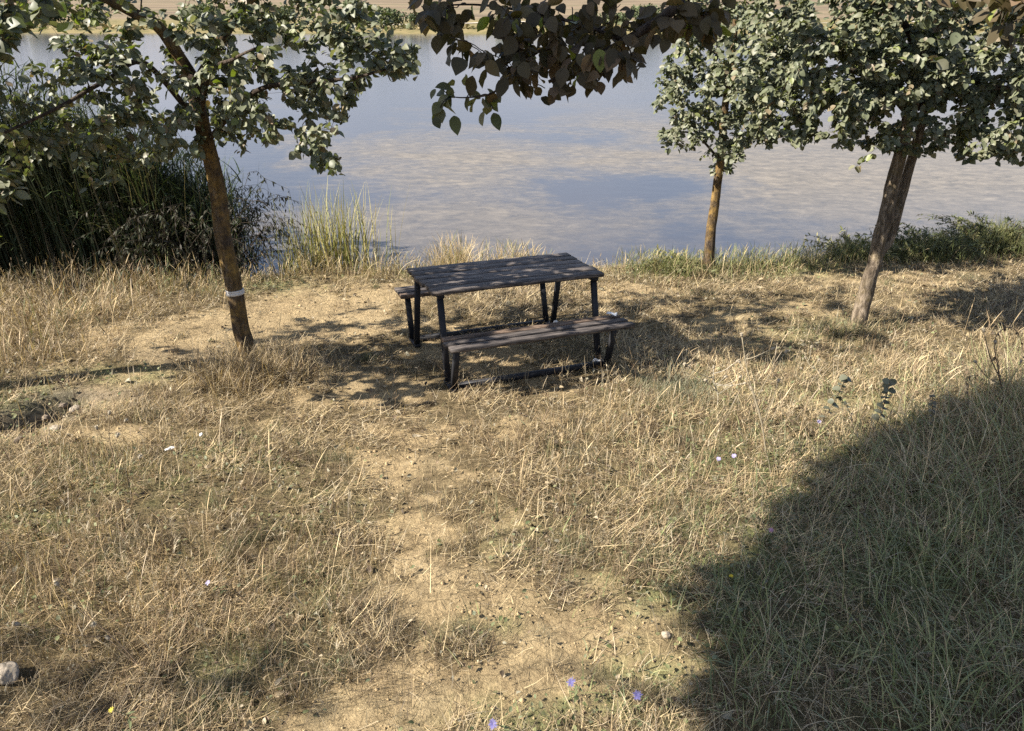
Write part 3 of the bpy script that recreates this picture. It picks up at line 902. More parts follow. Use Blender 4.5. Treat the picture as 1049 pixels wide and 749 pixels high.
def plank_arrays(x0, x1, y0, y1, z0, z1, seed, seg=14):
    """a plank with worn uneven edges, slight sag and rounded section"""
    b = .005
    prof = np.array([(y0, z0), (y1, z0), (y1, z1 - b), (y1 - b, z1), (y0 + b, z1), (y0, z1 - b)])
    r = np.random.default_rng(seed)
    xsn = np.linspace(x0, x1, seg + 1)
    V = []
    sag = r.uniform(-.004, .004); tw = r.uniform(-.012, .012)
    for xx in xsn:
        tt = (xx - x0) / (x1 - x0) - .5
        p = prof.copy()
        p[:, 1] += sag * (1 - 4 * tt * tt) + (p[:, 0] - (y0 + y1) / 2) * tw * tt + r.normal(0, .0008, 6)
        p[:, 0] += r.normal(0, .001, 6)
        V.append(np.column_stack([np.full(6, xx), p]))
    V = np.concatenate(V)
    i = np.arange(seg)[:, None] * 6; j = np.arange(6)[None]; k = (j + 1) % 6
    Q = np.stack([i + j, i + 6 + j, i + 6 + k, i + k], -1).reshape(-1, 4)
    e = seg * 6
    caps = np.array([(0, 1, 2, 5), (2, 3, 4, 5), (e + 1, e, e + 5, e + 2), (e + 3, e + 2, e + 5, e + 4)])
    return V, np.concatenate([Q, caps])


TL, TW, TH = 1.50, .77, .75
a = Acc()
nP = 6; gp = .023; pw = (TW - gp * (nP - 1)) / nP
for k in range(nP):
    y0 = -TW / 2 + k * (pw + gp)
    dx = rng.uniform(-.012, .012, 2)
    V, Q = plank_arrays(-TL / 2 + dx[0], TL / 2 + dx[1], y0, y0 + pw, TH - .034, TH, 100 + k)
    a.add(V, Q, np.array([1, .97, .95]) * rng.uniform(.8, 1.35))
a.build('tabletop', M['wood'], tb, smooth=False)
for s in (-1, 1):
    a = Acc()
    bw = .073; gp2 = .032
    for k in range(3):
        y0 = .585 + k * (bw + gp2)
        dx = rng.uniform(-.012, .012, 2)
        V, Q = plank_arrays(-.765 + dx[0], .765 + dx[1], y0, y0 + bw, .418, .45, 200 + k + 10 * s)
        if s < 0:
            V = V * np.array([-1, -1, 1.]);
        a.add(V, Q, (np.array([1.25, 1.0, .78]) if k == 0 else np.array([.85, .83, .83])) * rng.uniform(.8, 1.1))
    a.build('bench_seat', M['wood'], tb, smooth=False)


def beam(p0, p1, w, h, wdir=(1, 0, 0), bev=.006):
    """a square tube with eased edges between two points, w across wdir, h across the other way"""
    p0, p1 = Vector(p0), Vector(p1)
    ax = (p1 - p0).normalized(); u = Vector(wdir); u = (u - ax * u.dot(ax)).normalized(); v = ax.cross(u)
    sec = [(-w / 2 + bev, -h / 2), (w / 2 - bev, -h / 2), (w / 2, -h / 2 + bev), (w / 2, h / 2 - bev), (w / 2 - bev, h / 2), (-w / 2 + bev, h / 2), (-w / 2, h / 2 - bev), (-w / 2, -h / 2 + bev)]
    V = [p + u * s_ + v * t_ for p in (p0, p1) for s_, t_ in sec]
    V = np.array([tuple(q) for q in V])
    Q = [(j, (j + 1) % 8, 8 + (j + 1) % 8, 8 + j) for j in range(8)]
    Q += [(3, 2, 1, 0), (7, 4, 3, 0), (7, 6, 5, 4), (8, 9, 10, 11), (8, 11, 12, 15), (12, 13, 14, 15)]
    return V, Q


for s in (-1, 1):
    ux = s * .675
    for v in (-1, 1):
        a = Acc(); a.add(*beam((ux, v * .46, .028), (ux, v * .325, TH - .073), .050, .036)); a.build('table_leg', M['metal'], tb, smooth=False)
        a = Acc(); a.add(*beam((ux, v * .615, .028), (ux, v * .725, .414), .050, .036)); a.build('bench_leg', M['metal'], tb, smooth=False)
        a = Acc(); a.add(*beam((ux, v * .43, .014), (ux, v * .645, .014), .054, .028)); a.build('foot_plate', M['metal'], tb, smooth=False)
        a = Acc(); a.add(*beam((ux, v * .60, .414), (ux, v * .84, .414), .04, .008)); a.build('bench_bracket', M['metal'], tb, smooth=False)
    a = Acc(); a.add(*beam((ux, -.36, TH - .053), (ux, .36, TH - .053), .056, .036)); a.build('crossbar', M['metal'], tb, smooth=False)
for v in (-1, 1):
    a = Acc(); a.add(*beam((-.645, v * .585, .026), (.645, v * .585, .026), .045, .045, (0, 1, 0))); a.build('foot_rail', M['metal'], tb, smooth=False)

# ------------------------------------------------------------------ trees
LEAFC = np.array([(.085, .105, .045), (.10, .115, .055), (.055, .072, .03), (.13, .14, .065), (.09, .105, .05), (.20, .19, .125), (.045, .06, .026), (.15, .155, .085)])


class Tree:
    def __init__(s, name, label, base, group='trees round the clearing'):
        s.o = thing(name, label, 'tree', base, group)
        s.base = Vector(base)
        s.nodes = []; s.rad = []
        s.crown = Acc(); s.nleaf = 0

    def loc(s, pts):
        return [Vector(p) - s.base for p in pts]

    def stem(s, pts, r0, r1, part, mat, sides=14, m=8, flare=0.0, rough=.14):
        P = smooth_path(pts, m); n = len(P)
        rr = np.linspace(r0, r1, n)
        if flare:
            rr = rr * (1 + flare * np.exp(-np.arange(n) / (m * .45)))
        wig = [Vector((math.sin(i * .55 + n), math.cos(i * .43 + n), 0)) * rr[i] * .09 + Vector((random.gauss(0, 1), random.gauss(0, 1), 0)) * rr[i] * .018 for i in range(n)]
        P = [p + q for p, q in zip(P, wig)]
        a = Acc(); V, Q = tube_arrays(s.loc(P), rr, sides, rough, seed=random.random() * 50)
        a.add(V, Q); a.build(part, mat, s.o)
        for p, r in zip(P, rr):
            s.nodes.append(p); s.rad.append(r)
        return P

    def tw(s, P, rr, sides=5):
        V, Q = tube_arrays(s.loc(P), rr, sides); s.crown.add(V, Q, (.1, .08, .06), 1)

    def grow(s, targets, lmin=.07, lmax=.1, per=14, span=.34, kind='ovate', droop=.25, pal=LEAFC, skip=6, bright=None, nodes_from=0):
        """a twig to every target, with leaves along its outer part"""
        T = sorted(targets, key=lambda p: min((p - q).length for q in s.nodes[skip:]))
        LP, LD, LN, LS = [], [], [], []
        for T_ in T:
            A = np.array([tuple(q) for q in s.nodes[skip:]]); tv = np.array(tuple(T_))
            dist = np.linalg.norm(A - tv, axis=1)
            cost = dist + .25 * np.maximum(0, A[:, 2] - tv[2] - .1)
            k = int(np.argmin(cost)); st = Vector(A[k]); dd = dist[k]
            if dd < .04:
                continue
            r0 = min(s.rad[skip + k] * .75, .0025 + .011 * dd)
            dirv = (T_ - st)
            c1 = st + dirv * .35 + Vector((random.gauss(0, .06), random.gauss(0, .06), .12 + random.random() * .1)) * dd
            c2 = st + dirv * .75 + Vector((random.gauss(0, .05), random.gauss(0, .05), .10)) * dd
            m = max(4, int(dd / .12))
            P = []
            for i in range(m + 1):
                t = i / m
                P.append(st * (1 - t) ** 3 + c1 * 3 * t * (1 - t) ** 2 + c2 * 3 * t * t * (1 - t) + T_ * t ** 3)
            rr = np.linspace(r0, .0016, m + 1)
            s.tw(P, rr)
            for p, r in zip(P[1:], rr[1:]):
                s.nodes.append(p); s.rad.append(r)
            # leaves
            sp = min(span, dd)
            cnt = int(per * random.uniform(.45, 1.4))
            for q in range(cnt):
                u = 1 - (q + random.random()) / cnt * sp / max(dd, .01)
                u = max(.05, min(1, u)); f = u * m; i = min(m - 1, int(f)); p = P[i].lerp(P[i + 1], f - i)
                ax = (P[i + 1] - P[i]).normalized()
                side = ax.cross(Vector((0, 0, 1)))
                if side.length < .1:
                    side = Vector((1, 0, 0))
                side.normalize()
                sg = 1 if q % 2 else -1
                D = ax * random.uniform(.1, .8) + side * sg * random.uniform(.4, 1.1) + Vector((random.gauss(0, .35), random.gauss(0, .35), random.gauss(-droop, .35)))
                off = Vector((random.gauss(0, 1), random.gauss(0, 1), random.gauss(0, 1))) * .018
                LP.append(tuple(p + off - s.base)); LD.append(tuple(D))
                nn = Vector((random.gauss(-.42, .6), random.gauss(-.35, .6), .85))
                LN.append(tuple(nn)); LS.append(random.uniform(lmin, lmax) * (.7 if random.random() < .2 else 1))
        n = len(LP)
        if not n:
            return
        col = pick(pal, n)
        yl = rng.random(n) < .035
        col[yl] = np.array([.20, .24, .04]) * rng.uniform(.7, 1.2, (yl.sum(), 1))
        br = rng.random(n) < .03
        col[br] = np.array([.20, .13, .07]) * rng.uniform(.7, 1.2, (br.sum(), 1))
        V, Q, C = leaves(np.array(LP), np.array(LD), np.array(LN), np.array(LS), col, kind)
        s.crown.add(V, Q, C, 0); s.nleaf += n

    def done(s, bark):
        s.crown.build('crown', [M['leaf'], bark], s.o)


def px_blobs(lst, Y, spread):
    """twig targets from (px, py, rpx, n[, dY]) blobs round a tree that stands at world Y"""
    out = []
    for b in lst:
        cx_, cy_, r, n = b[:4]; dy = b[4] if len(b) > 4 else 0
        for _ in range(n):
            an = random.uniform(0, 6.28); rr = r * math.sqrt(random.random()) * (1.3 if random.random() < .14 else 1)
            out.append(at(cx_ + rr * math.cos(an), cy_ + rr * math.sin(an), Y + dy + random.uniform(-spread, spread)))
    return out


def ell(c, rx, ry, rz, n, shell=.0):
    out = []
    for _ in range(n):
        v = Vector((random.gauss(0, 1), random.gauss(0, 1), random.gauss(0, 1))).normalized() * (random.random() * (1 - shell ** 3) + shell ** 3) ** (1 / 3)
        out.append(Vector((c[0] + v.x * rx, c[1] + v.y * ry, c[2] + v.z * rz)))
    return out


# --- left tree with the band of tape
b1 = ground(253, 376); Y1 = b1.y
T1 = Tree('tree', 'tree at the left with ochre lichen on its trunk and a white band of tape', (b1.x, b1.y, b1.z - .06))
trunk = [Vector((b1.x + .0, Y1, b1.z - .06)), at(251, 350, Y1), at(240, 300, Y1), at(228, 235, Y1 + .02), at(217, 165, Y1), at(205, 120, Y1), at(197, 75, Y1 - .02)]
TP = T1.stem(trunk, .072, .054, 'trunk', M['bark_ochre'], flare=.2)
T1.stem([at(200, 85, Y1), at(168, 34, Y1 - .1), at(135, 12, Y1 - .2), at(100, -6, Y1 - .3), at(60, -40, Y1 - .4)], .046, .02, 'limb', M['bark_ochre'], 10)
T1.stem([at(210, 135, Y1), at(150, 66, Y1 - .3), at(110, 82, Y1 - .55), at(60, 110, Y1 - .8), at(5, 136, Y1 - 1.0)], .024, .008, 'limb', M['bark_dark'], 8)
T1.stem([at(199, 90, Y1), at(240, 20, Y1 + .1), at(280, -30, Y1 + .2), at(300, -90, Y1 + .3)], .044, .02, 'limb', M['bark_ochre'], 10)
T1.stem([at(212, 145, Y1), at(260, 95, Y1 - .3), at(310, 85, Y1 - .5), at(360, 80, Y1 - .6), at(400, 70, Y1 - .7)], .022, .006, 'limb', M['bark_dark'], 8)
T1.stem([at(205, 120, Y1), at(215, 75, Y1 - .5), at(240, 60, Y1 - .9), at(260, 50, Y1 - 1.2)], .02, .006, 'limb', M['bark_dark'], 8)
lst = [(250, 60, 45, 16), (300, 45, 45, 16), (340, 70, 40, 14), (380, 55, 35, 12), (405, 60, 24, 8), (350, 95, 26, 8), (300, 105, 30, 9), (320, 150, 20, 9, -.3), (335, 168, 14, 5, -.3),
       (345, 130, 15, 4, -.3), (260, 115, 30, 10), (230, 90, 35, 14), (200, 60, 40, 12), (170, 110, 35, 14), (130, 120, 35, 14), (90, 135, 38, 14), (50, 130, 35, 12), (20, 160, 30, 9), (150, 155, 28, 8),
       (100, 165, 28, 8), (190, 140, 28, 9), (240, 130, 25, 7), (75, 60, 26, 7), (110, 45, 30, 8), (60, 85, 28, 9), (130, 75, 25, 7), (220, 20, 45, 14), (290, 10, 40, 12), (340, 25, 35, 10), (150, 0, 45, 10), (90, 0, 40, 8),
       (370, 25, 25, 7), (0, 110, 30, 6), (415, 75, 12, 3), (280, 145, 14, 3)]
lst = [(a_, b_, c_, int(n_ * 1.25) + 1, *r_) for a_, b_, c_, n_, *r_ in lst]
T1.grow(px_blobs(lst, Y1 - .3, .55), .042, .074, 18, .38, droop=.5)
T1.grow(px_blobs([(200, -60, 140, 40), (300, -70, 120, 34), (90, -60, 100, 18), (250, -150, 150, 40), (150, 60, 120, 14, .6), (280, 50, 110, 20, .6)], Y1, .9), .065, .095, 13, .4)
T1.done(M['bark_dark'])
# tape band
k = min(range(len(TP)), key=lambda i: abs(project(np.array(tuple(TP[i])))[1] - 300))
a = Acc(); dv = (TP[k + 1] - TP[k]).normalized()
for dz, hw_, rr_ in ((0, .013, .072), (.02, .007, .071)):
    c = TP[k] + dv * dz
    V, Q = tube_arrays(T1.loc([c - dv * hw_, c - dv * hw_ * .3, c + dv * hw_ * .3, c + dv * hw_]), [rr_ * .99, rr_ * 1.01, rr_, rr_ * .985], 16, .05)
    a.add(V, Q)
a.build('tape_band', M['tape'], T1.o)

# --- slim tree in the middle of the bank
b2 = ground(724, 280); Y2 = b2.y
T2 = Tree('tree', 'slim young tree on the bank behind the table, its thin trunk gently curved', (b2.x, b2.y, b2.z - .05))
T2.stem([Vector((b2.x, Y2, b2.z - .05)), at(727, 250, Y2), at(731, 215, Y2), at(737, 175, Y2), at(742, 120, Y2), at(750, 60, Y2), at(755, 10, Y2)], .068, .028, 'trunk', M['bark_ochre'], 12, flare=.25)
T2.stem([at(738, 165, Y2), at(715, 140, Y2), at(695, 135, Y2 - .1), at(676, 140, Y2 - .2)], .016, .005, 'limb', M['bark_dark'], 7)
T2.stem([at(741, 130, Y2), at(775, 95, Y2), at(800, 60, Y2 + .1), at(820, 20, Y2 + .1)], .022, .008, 'limb', M['bark_dark'], 7)
T2.stem([at(745, 100, Y2), at(715, 70, Y2 - .1), at(700, 50, Y2 - .2)], .02, .008, 'limb', M['bark_dark'], 7)
lst = [(700, 95, 26, 12), (725, 70, 35, 18), (750, 100, 35, 20), (735, 140, 28, 14), (700, 136, 22, 8), (682, 140, 12, 4), (770, 130, 26, 12), (790, 80, 40, 20), (760, 40, 45, 24), (710, 35, 26, 10), (800, 30, 40, 16),
       (720, 10, 30, 12), (745, 160, 18, 7), (685, 105, 14, 5), (770, -10, 60, 24), (830, 60, 30, 12), (815, 110, 24, 8), (755, -60, 60, 22), (700, 60, 24, 12), (690, 85, 18, 8), (730, 115, 30, 14), (785, 130, 20, 8), (780, 60, 40, 20)]
T2.grow(px_blobs([(a_, b_, c_, int(n_ * 1.7) + 1) for a_, b_, c_, n_ in lst], Y2, .8), .044, .074, 22, .44, droop=.4)
T2.done(M['bark_dark'])

# --- right tree, two stems
b3 = ground(880, 333); Y3 = b3.y
T3 = Tree('tree', 'largest tree at the right with a leaning pale grey trunk of two joined stems', (b3.x, b3.y, b3.z - .07))
T3.stem([Vector((b3.x, Y3, b3.z - .07)), at(884, 312, Y3), at(891, 285, Y3), at(899, 255, Y3), at(906, 225, Y3), at(916, 185, Y3), at(929, 130, Y3 - .02), at(943, 80, Y3), at(960, 20, Y3)], .074, .05, 'trunk', M['bark_grey'], 18, flare=.35, rough=.22)
T3.stem([at(900, 262, Y3 + .05), at(913, 240, Y3 + .09), at(924, 200, Y3 + .1), at(935, 160, Y3 + .1), at(946, 120, Y3 + .1), at(966, 70, Y3 + .2), at(1000, 20, Y3 + .3)], .050, .03, 'second_stem', M['bark_grey'], 12)
T3.stem([at(934, 120, Y3), at(900, 85, Y3 - .1), at(860, 70, Y3 - .2), at(820, 80, Y3 - .25)], .035, .01, 'limb', M['bark_dark'], 8)
T3.stem([at(936, 118, Y3), at(900, 70, Y3 - .4), at(880, 60, Y3 - .8)], .03, .01, 'limb', M['bark_dark'], 8)
T3.stem([at(940, 110, Y3), at(985, 95, Y3 - .2), at(1030, 90, Y3 - .3), at(1080, 100, Y3 - .4)], .034, .012, 'limb', M['bark_dark'], 8)
T3.stem([at(947, 80, Y3), at(930, 30, Y3 - .3), at(900, -10, Y3 - .4), at(860, -50, Y3 - .4)], .034, .012, 'limb', M['bark_dark'], 8)
lst = [(820, 90, 35, 14), (850, 70, 40, 20), (880, 100, 38, 22), (860, 120, 26, 9), (910, 75, 40, 26), (940, 95, 32, 16), (900, 128, 26, 10), (970, 70, 40, 22), (980, 115, 36, 16), (1010, 90, 40, 20), (1010, 140, 24, 8),
       (1040, 120, 36, 16), (1040, 145, 20, 7), (1075, 110, 50, 14), (830, 40, 40, 18), (880, 30, 45, 24), (930, 20, 45, 24), (990, 20, 50, 26), (1040, 40, 45, 22), (960, 140, 18, 5), (800, 120, 22, 5), (800, 75, 24, 8), (825, 140, 10, 2), (1090, 50, 60, 16), (800, 30, 40, 16), (780, 100, 26, 8), (850, 20, 50, 20), (950, 50, 60, 24), (1020, 60, 50, 20), (890, 75, 50, 20), (770, 85, 24, 8), (785, 105, 22, 7), (760, 50, 36, 12), (780, 20, 40, 14), (835, 115, 26, 8), (870, 140, 16, 5), (825, 140, 12, 3), (905, 150, 10, 3), (985, 148, 14, 4), (1020, 155, 12, 4), (1045, 158, 12, 4), (765, 128, 12, 3)]
T3.grow(px_blobs([(a_, b_, c_, int(n_ * 1.6) + 1) for a_, b_, c_, n_ in lst], Y3 - .3, .6), .04, .072, 25, .42, droop=.45)
T3.grow(px_blobs([(880, -40, 110, 40), (980, -50, 120, 50), (1080, -40, 110, 34), (960, -150, 170, 50), (900, 60, 110, 30, .8), (1000, 70, 110, 30, .8)], Y3, 1.0), .075, .105, 14, .42)
T3.done(M['bark_dark'])

# --- tree over the camera: its low branch hangs into the view and its crown shades the lower right
b4 = Vector((-2.1, -1.7, float(gz(-2.1, -1.7)) - .08))
T4 = Tree('tree', 'nearest tree, whose dark branch of large leaves hangs in at the top of the picture', b4)
T4.stem([b4, b4 + Vector((-.05, .05, 1.0)), b4 + Vector((-.1, .1, 2.0)), b4 + Vector((-.3, .5, 3.4)), b4 + Vector((-.5, 1.1, 4.9))], .15, .07, 'trunk', M['bark_grey'], 16, flare=.3)
tip = b4 + Vector((-.5, 1.1, 4.9))
T4.stem([tip, Vector((-3.2, .6, 5.6)), Vector((-4.2, 1.4, 6.0)), Vector((-5.2, 2.0, 6.1))], .06, .02, 'limb', M['bark_grey'], 10)
T4.stem([tip, Vector((-1.9, .6, 5.6)), Vector((-1.2, 1.6, 5.9))], .05, .02, 'limb', M['bark_grey'], 10)
T4.stem([tip, Vector((-3.8, -.3, 5.6)), Vector((-5.6, -.2, 6.0)), Vector((-7.2, .2, 6.3))], .05, .016, 'limb', M['bark_grey'], 10)
br = T4.stem([b4 + Vector((-.1, .1, 2.2)), Vector((-1.2, -1.2, 3.3)), Vector((.3, -.5, 3.6)), Vector((1.0, .6, 3.3)), at_depth(735, -45, 1.95), at_depth(692, 8, 2.0), at_depth(640, 42, 2.05), at_depth(590, 72, 2.1), at_depth(562, 84, 2.12)], .032, .0045, 'low_branch', M['bark_dark'], 9)
T4.stem([at_depth(640, 42, 2.05), at_depth(595, 25, 2.1), at_depth(540, 12, 2.15), at_depth(490, 5, 2.15), at_depth(445, 6, 2.2)], .006, .002, 'low_branch', M['bark_dark'], 7)
T4.stem([at_depth(600, 66, 2.1), at_depth(560, 50, 2.1), at_depth(530, 72, 2.12), at_depth(505, 95, 2.15), at_depth(478, 100, 2.2), at_depth(460, 99, 2.22)], .005, .0015, 'low_branch', M['bark_dark'], 7)


def dep(lst, d, sp):
    out = []
    for cx_, cy_, r, n in lst:
        for _ in range(n):
            an = random.uniform(0, 6.28); rr = r * math.sqrt(random.random())
            out.append(at_depth(cx_ + rr * math.cos(an), cy_ + rr * math.sin(an), d + random.uniform(-sp, sp)))
    return out


SHADED_LEAFC = LEAFC * np.array([.74, .52, .44])  # brownish tint, darkened so the branch leaves carry their shade in the colour
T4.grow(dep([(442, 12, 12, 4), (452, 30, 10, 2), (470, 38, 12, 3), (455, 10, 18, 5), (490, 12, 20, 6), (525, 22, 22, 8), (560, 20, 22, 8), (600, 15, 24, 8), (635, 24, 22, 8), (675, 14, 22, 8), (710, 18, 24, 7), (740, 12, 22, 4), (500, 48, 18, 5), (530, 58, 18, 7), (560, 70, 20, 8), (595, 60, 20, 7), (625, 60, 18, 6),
             (545, 42, 18, 5), (585, 42, 18, 6), (565, 92, 10, 4), (535, 82, 12, 4), (645, 60, 12, 4), (615, 78, 8, 2)], 2.1, .17), .034, .060, 8, .2, droop=.75, pal=SHADED_LEAFC, skip=60)
T4.grow(dep([(478, 100, 16, 4), (498, 104, 10, 3), (452, 98, 12, 3)], 2.2, .05), .04, .06, 11, .14, droop=.6, pal=LEAFC * 1.25, skip=60)  # sprig tint brightened in place of the sunlight that the crown blocks
T4.grow(dep([(1012, 8, 22, 4), (1045, 25, 22, 5), (965, -8, 22, 3), (1080, 20, 30, 5)], 2.4, .15), .05, .075, 8, .2, droop=.6, pal=SHADED_LEAFC, skip=60)

# the crown that throws the shadow: found by following the sun back from the shadow on the ground
SHP = [(1049, 395), (985, 415), (905, 445), (855, 480), (805, 530), (750, 590), (720, 630), (715, 660), (728, 705), (750, 760), (800, 830), (1000, 900), (1250, 800), (1300, 560), (1200, 400)]
poly = [ground(*q) if q[1] < 800 else None for q in SHP]
poly = [p for p in poly if p is not None]
poly = [(p.x, p.y) for p in poly] + [(.9, .6), (3.5, .4)]
cxp = sum(p[0] for p in poly) / len(poly); cyp = sum(p[1] for p in poly) / len(poly)
poly.sort(key=lambda p: math.atan2(p[1] - cyp, p[0] - cxp))


def inside(x, y, P):
    c = False
    for i in range(len(P)):
        x0, y0 = P[i]; x1, y1 = P[i - 1]
        if (y0 > y) != (y1 > y) and x < (x1 - x0) * (y - y0) / (y1 - y0) + x0:
            c = not c
    return c


tg = []
bx0, bx1 = min(p[0] for p in poly), min(5.2, max(p[0] for p in poly)); by0, by1 = min(p[1] for p in poly), max(p[1] for p in poly)
gs = .092
for i_ in range(int((bx1 - bx0) / gs) + 1):
    for j_ in range(int((by1 - by0) / gs) + 1):
        x_, y_ = bx0 + (i_ + random.random()) * gs, by0 + (j_ + random.random()) * gs
        if not inside(x_ + random.gauss(0, .09), y_ + random.gauss(0, .09), poly):
            continue
        zz_ = random.uniform(5.0, 6.4)
        tt = (zz_ - .15) / to_sun.z
        tg.append(Vector((x_ + to_sun.x * tt, y_ + to_sun.y * tt, zz_)))
# unseen leaf sprays added high up so their sparse shadow falls on the lower left
tg2 = []
for _ in range(60):
    g_ = ground(random.uniform(-60, 330), random.uniform(640, 745))
    zz_ = random.uniform(5.8, 6.8); tt = (zz_ - g_.z) / to_sun.z
    tg2.append(Vector((g_.x + to_sun.x * tt, g_.y + to_sun.y * tt, zz_)))
T4.grow(tg, .10, .14, 12, .22, kind='simple', pal=LEAFC, skip=0)
T4.grow(tg2, .08, .11, 3, .7, kind='simple', pal=LEAFC, skip=0)
T4.crown.build('crown', [M['leaf_brown_shaded'], M['bark_dark']], T4.o)

# --- tree at the left margin, only its outer leaves reach into view
b5 = Vector((-5.3, 5.0, float(gz(-5.3, 5.0)) - .06))
T5 = Tree('tree', 'tree at the far left margin, only a few dark branch ends reaching into the picture', b5)
T5.stem([b5, b5 + Vector((.05, 0, 1)), b5 + Vector((.1, .05, 2)), b5 + Vector((.1, .1, 3.2))], .09, .05, 'trunk', M['bark_ochre'], 12, flare=.25)
T5.stem([b5 + Vector((.1, .05, 2)), b5 + Vector((.8, 0, 2.5)), b5 + Vector((1.4, 0, 2.7))], .03, .01, 'limb', M['bark_dark'], 8)
T5.grow(px_blobs([(15, 15, 35, 12), (0, 45, 26, 9), (35, 5, 25, 8), (-50, 30, 60, 24), (-5, 190, 22, 6), (-40, 180, 40, 12), (-10, 235, 16, 4), (-60, 110, 50, 18), (-100, 60, 90, 40)], 4.9, .5), .07, .1, 12, .35)
T5.grow(ell(b5 + Vector((-.3, .1, 3.3)), 1.2, 1.3, .9, 60), .08, .11, 12, .4, kind='simple')
T5.done(M['bark_dark'])

# --- unseen tree added out of frame at the left to keep the reeds in shade
b6 = Vector((-9.3, 8.0, float(gz(-9.3, 8.0)) - .06))
T6 = Tree('tree', 'broad leafy unseen tree, added outside the picture at the left to shade the reed bed', b6)
T6.stem([b6, b6 + Vector((.1, 0, 1.2)), b6 + Vector((0, .1, 2.4)), b6 + Vector((.2, .1, 4))], .14, .07, 'trunk', M['bark_grey'], 12, flare=.25)
T6.grow(ell(b6 + Vector((.1, 1.2, 3.2)), 1.9, 3.0, 2.0, 420), .12, .16, 12, .5, kind='simple')
T6.done(M['bark_dark'])

# ------------------------------------------------------------------ reeds at the left
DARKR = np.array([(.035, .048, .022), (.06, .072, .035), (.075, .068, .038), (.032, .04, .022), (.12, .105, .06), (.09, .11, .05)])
a = Acc()
n = 8200
x = rng.uniform(-10.5, -3.05, n); e = bank_edge(x); y = e + .25 + np.abs(rng.normal(0, .9, n))
keep = rng.random(n) < sstep(-2.9, -4.2, x + .35 * (y - e))
x, y = x[keep], y[keep]; n = len(x)
z = np.maximum(gz(x, y), -1.2)
hh = rng.uniform(1.9, 3.1, n) * (.66 + .34 * sstep(-3.3, -6.0, x))
prof = np.array([1, .95, .9, .8, .6, .15])
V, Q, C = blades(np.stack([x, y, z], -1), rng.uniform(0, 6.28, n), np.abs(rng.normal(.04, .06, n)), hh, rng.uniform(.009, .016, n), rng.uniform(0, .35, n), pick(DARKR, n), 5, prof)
a.add(V, Q, C)
rep = 6
bi = np.repeat(np.arange(n), rep); nb = len(bi)
u = rng.uniform(.35, 1, nb)
lp = np.stack([x[bi], y[bi], z[bi] + hh[bi] * u * .95], -1) + rng.normal(0, .03, (nb, 3))
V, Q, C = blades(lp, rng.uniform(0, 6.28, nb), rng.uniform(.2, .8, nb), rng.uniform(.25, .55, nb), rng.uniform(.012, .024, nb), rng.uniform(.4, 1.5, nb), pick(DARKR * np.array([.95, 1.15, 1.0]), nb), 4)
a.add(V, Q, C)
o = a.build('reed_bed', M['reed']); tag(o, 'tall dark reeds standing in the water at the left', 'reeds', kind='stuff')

# sunlit reed clump beside the table
RC = np.array([(.30, .30, .10), (.36, .33, .13), (.24, .26, .09), (.40, .34, .17), (.30, .27, .13)])


def reed_clump(label, cxp, cyp, wpx, hts, n, Yoff=.25):
    c = ground(cxp, cyp)
    o = thing('reed_clump', label, 'reeds', c, 'reed clumps on the bank')
    a = Acc()
    rx = wpx / F * 9.5
    x = rng.normal(0, rx, n); y = np.abs(rng.normal(.1, .22, n)) + Yoff
    z = gz(c.x + x, c.y + y) - c.z
    hh = rng.uniform(*hts, n)
    V, Q, C = blades(np.stack([x, y, z], -1), rng.uniform(0, 6.28, n), np.abs(rng.normal(.05, .08, n)), hh, rng.uniform(.007, .013, n), rng.uniform(0, .5, n), pick(RC, n), 6, np.array([.9, 1, 1, .9, .75, .5, .1]))
    a.add(V, Q, C)
    a.build('blade', M['reed'], o)['kind'] = 'stuff'
    return o


reed_clump('tall yellow green reed clump on the bank left of the table', 335, 283, 21, (.55, 1.22), 300)
reed_clump('shorter sparse reed clump nearest the left tree trunk', 293, 284, 10, (.35, .8), 70)

# ------------------------------------------------------------------ shrubs
def shrub(name, label, base, nst, height, spread, lsize, pal, kind='narrow', per=26, arch=1.0, mat='weed', group=None, cat='bush', lean=0.0, droop=0.0, stem_r=.004):
    o = thing(name, label, cat, base, group)
    a = Acc(); st = Acc()
    LP, LD = [], []
    for i in range(nst):
        az = random.uniform(0, 6.28); h = height * random.uniform(.55, 1.1); sp = spread * random.uniform(.25, 1.1)
        p0 = Vector((math.cos(az) * sp * .25, math.sin(az) * sp * .25, -.03))
        P = []
        for k in range(9):
            t = k / 8
            P.append(p0 + Vector((math.cos(az) * sp * t ** 1.3 + lean * t, math.sin(az) * sp * t ** 1.3, h * (t ** .8) - arch * h * .55 * t ** 3)) + Vector((random.gauss(0, .02), random.gauss(0, .02), 0)) * height)
        V, Q = tube_arrays(P, np.linspace(stem_r, stem_r * .3, 9), 4); st.add(V, Q, (.12, .09, .05))
        for q in range(per):
            t = random.uniform(.18, 1) * 7.99; k = int(t); p = P[k].lerp(P[k + 1], t - k)
            ax = (P[k + 1] - P[k]).normalized()
            LP.append(tuple(p)); LD.append(tuple(ax * .6 + Vector((random.gauss(0, .7), random.gauss(0, .7), random.gauss(.15 - droop, .5)))))
    n = len(LP)
    V, Q, C = leaves(np.array(LP), np.array(LD), np.tile([0, 0, 1.], (n, 1)) + rng.normal(0, .5, (n, 3)), lsize * rng.uniform(.6, 1.3, n), pick(pal, n), kind)
    a.add(V, Q, C)
    st.build('stem', M['bark_dark'], o)['kind'] = 'stuff'
    f = a.build('foliage', M[mat], o)
    return o


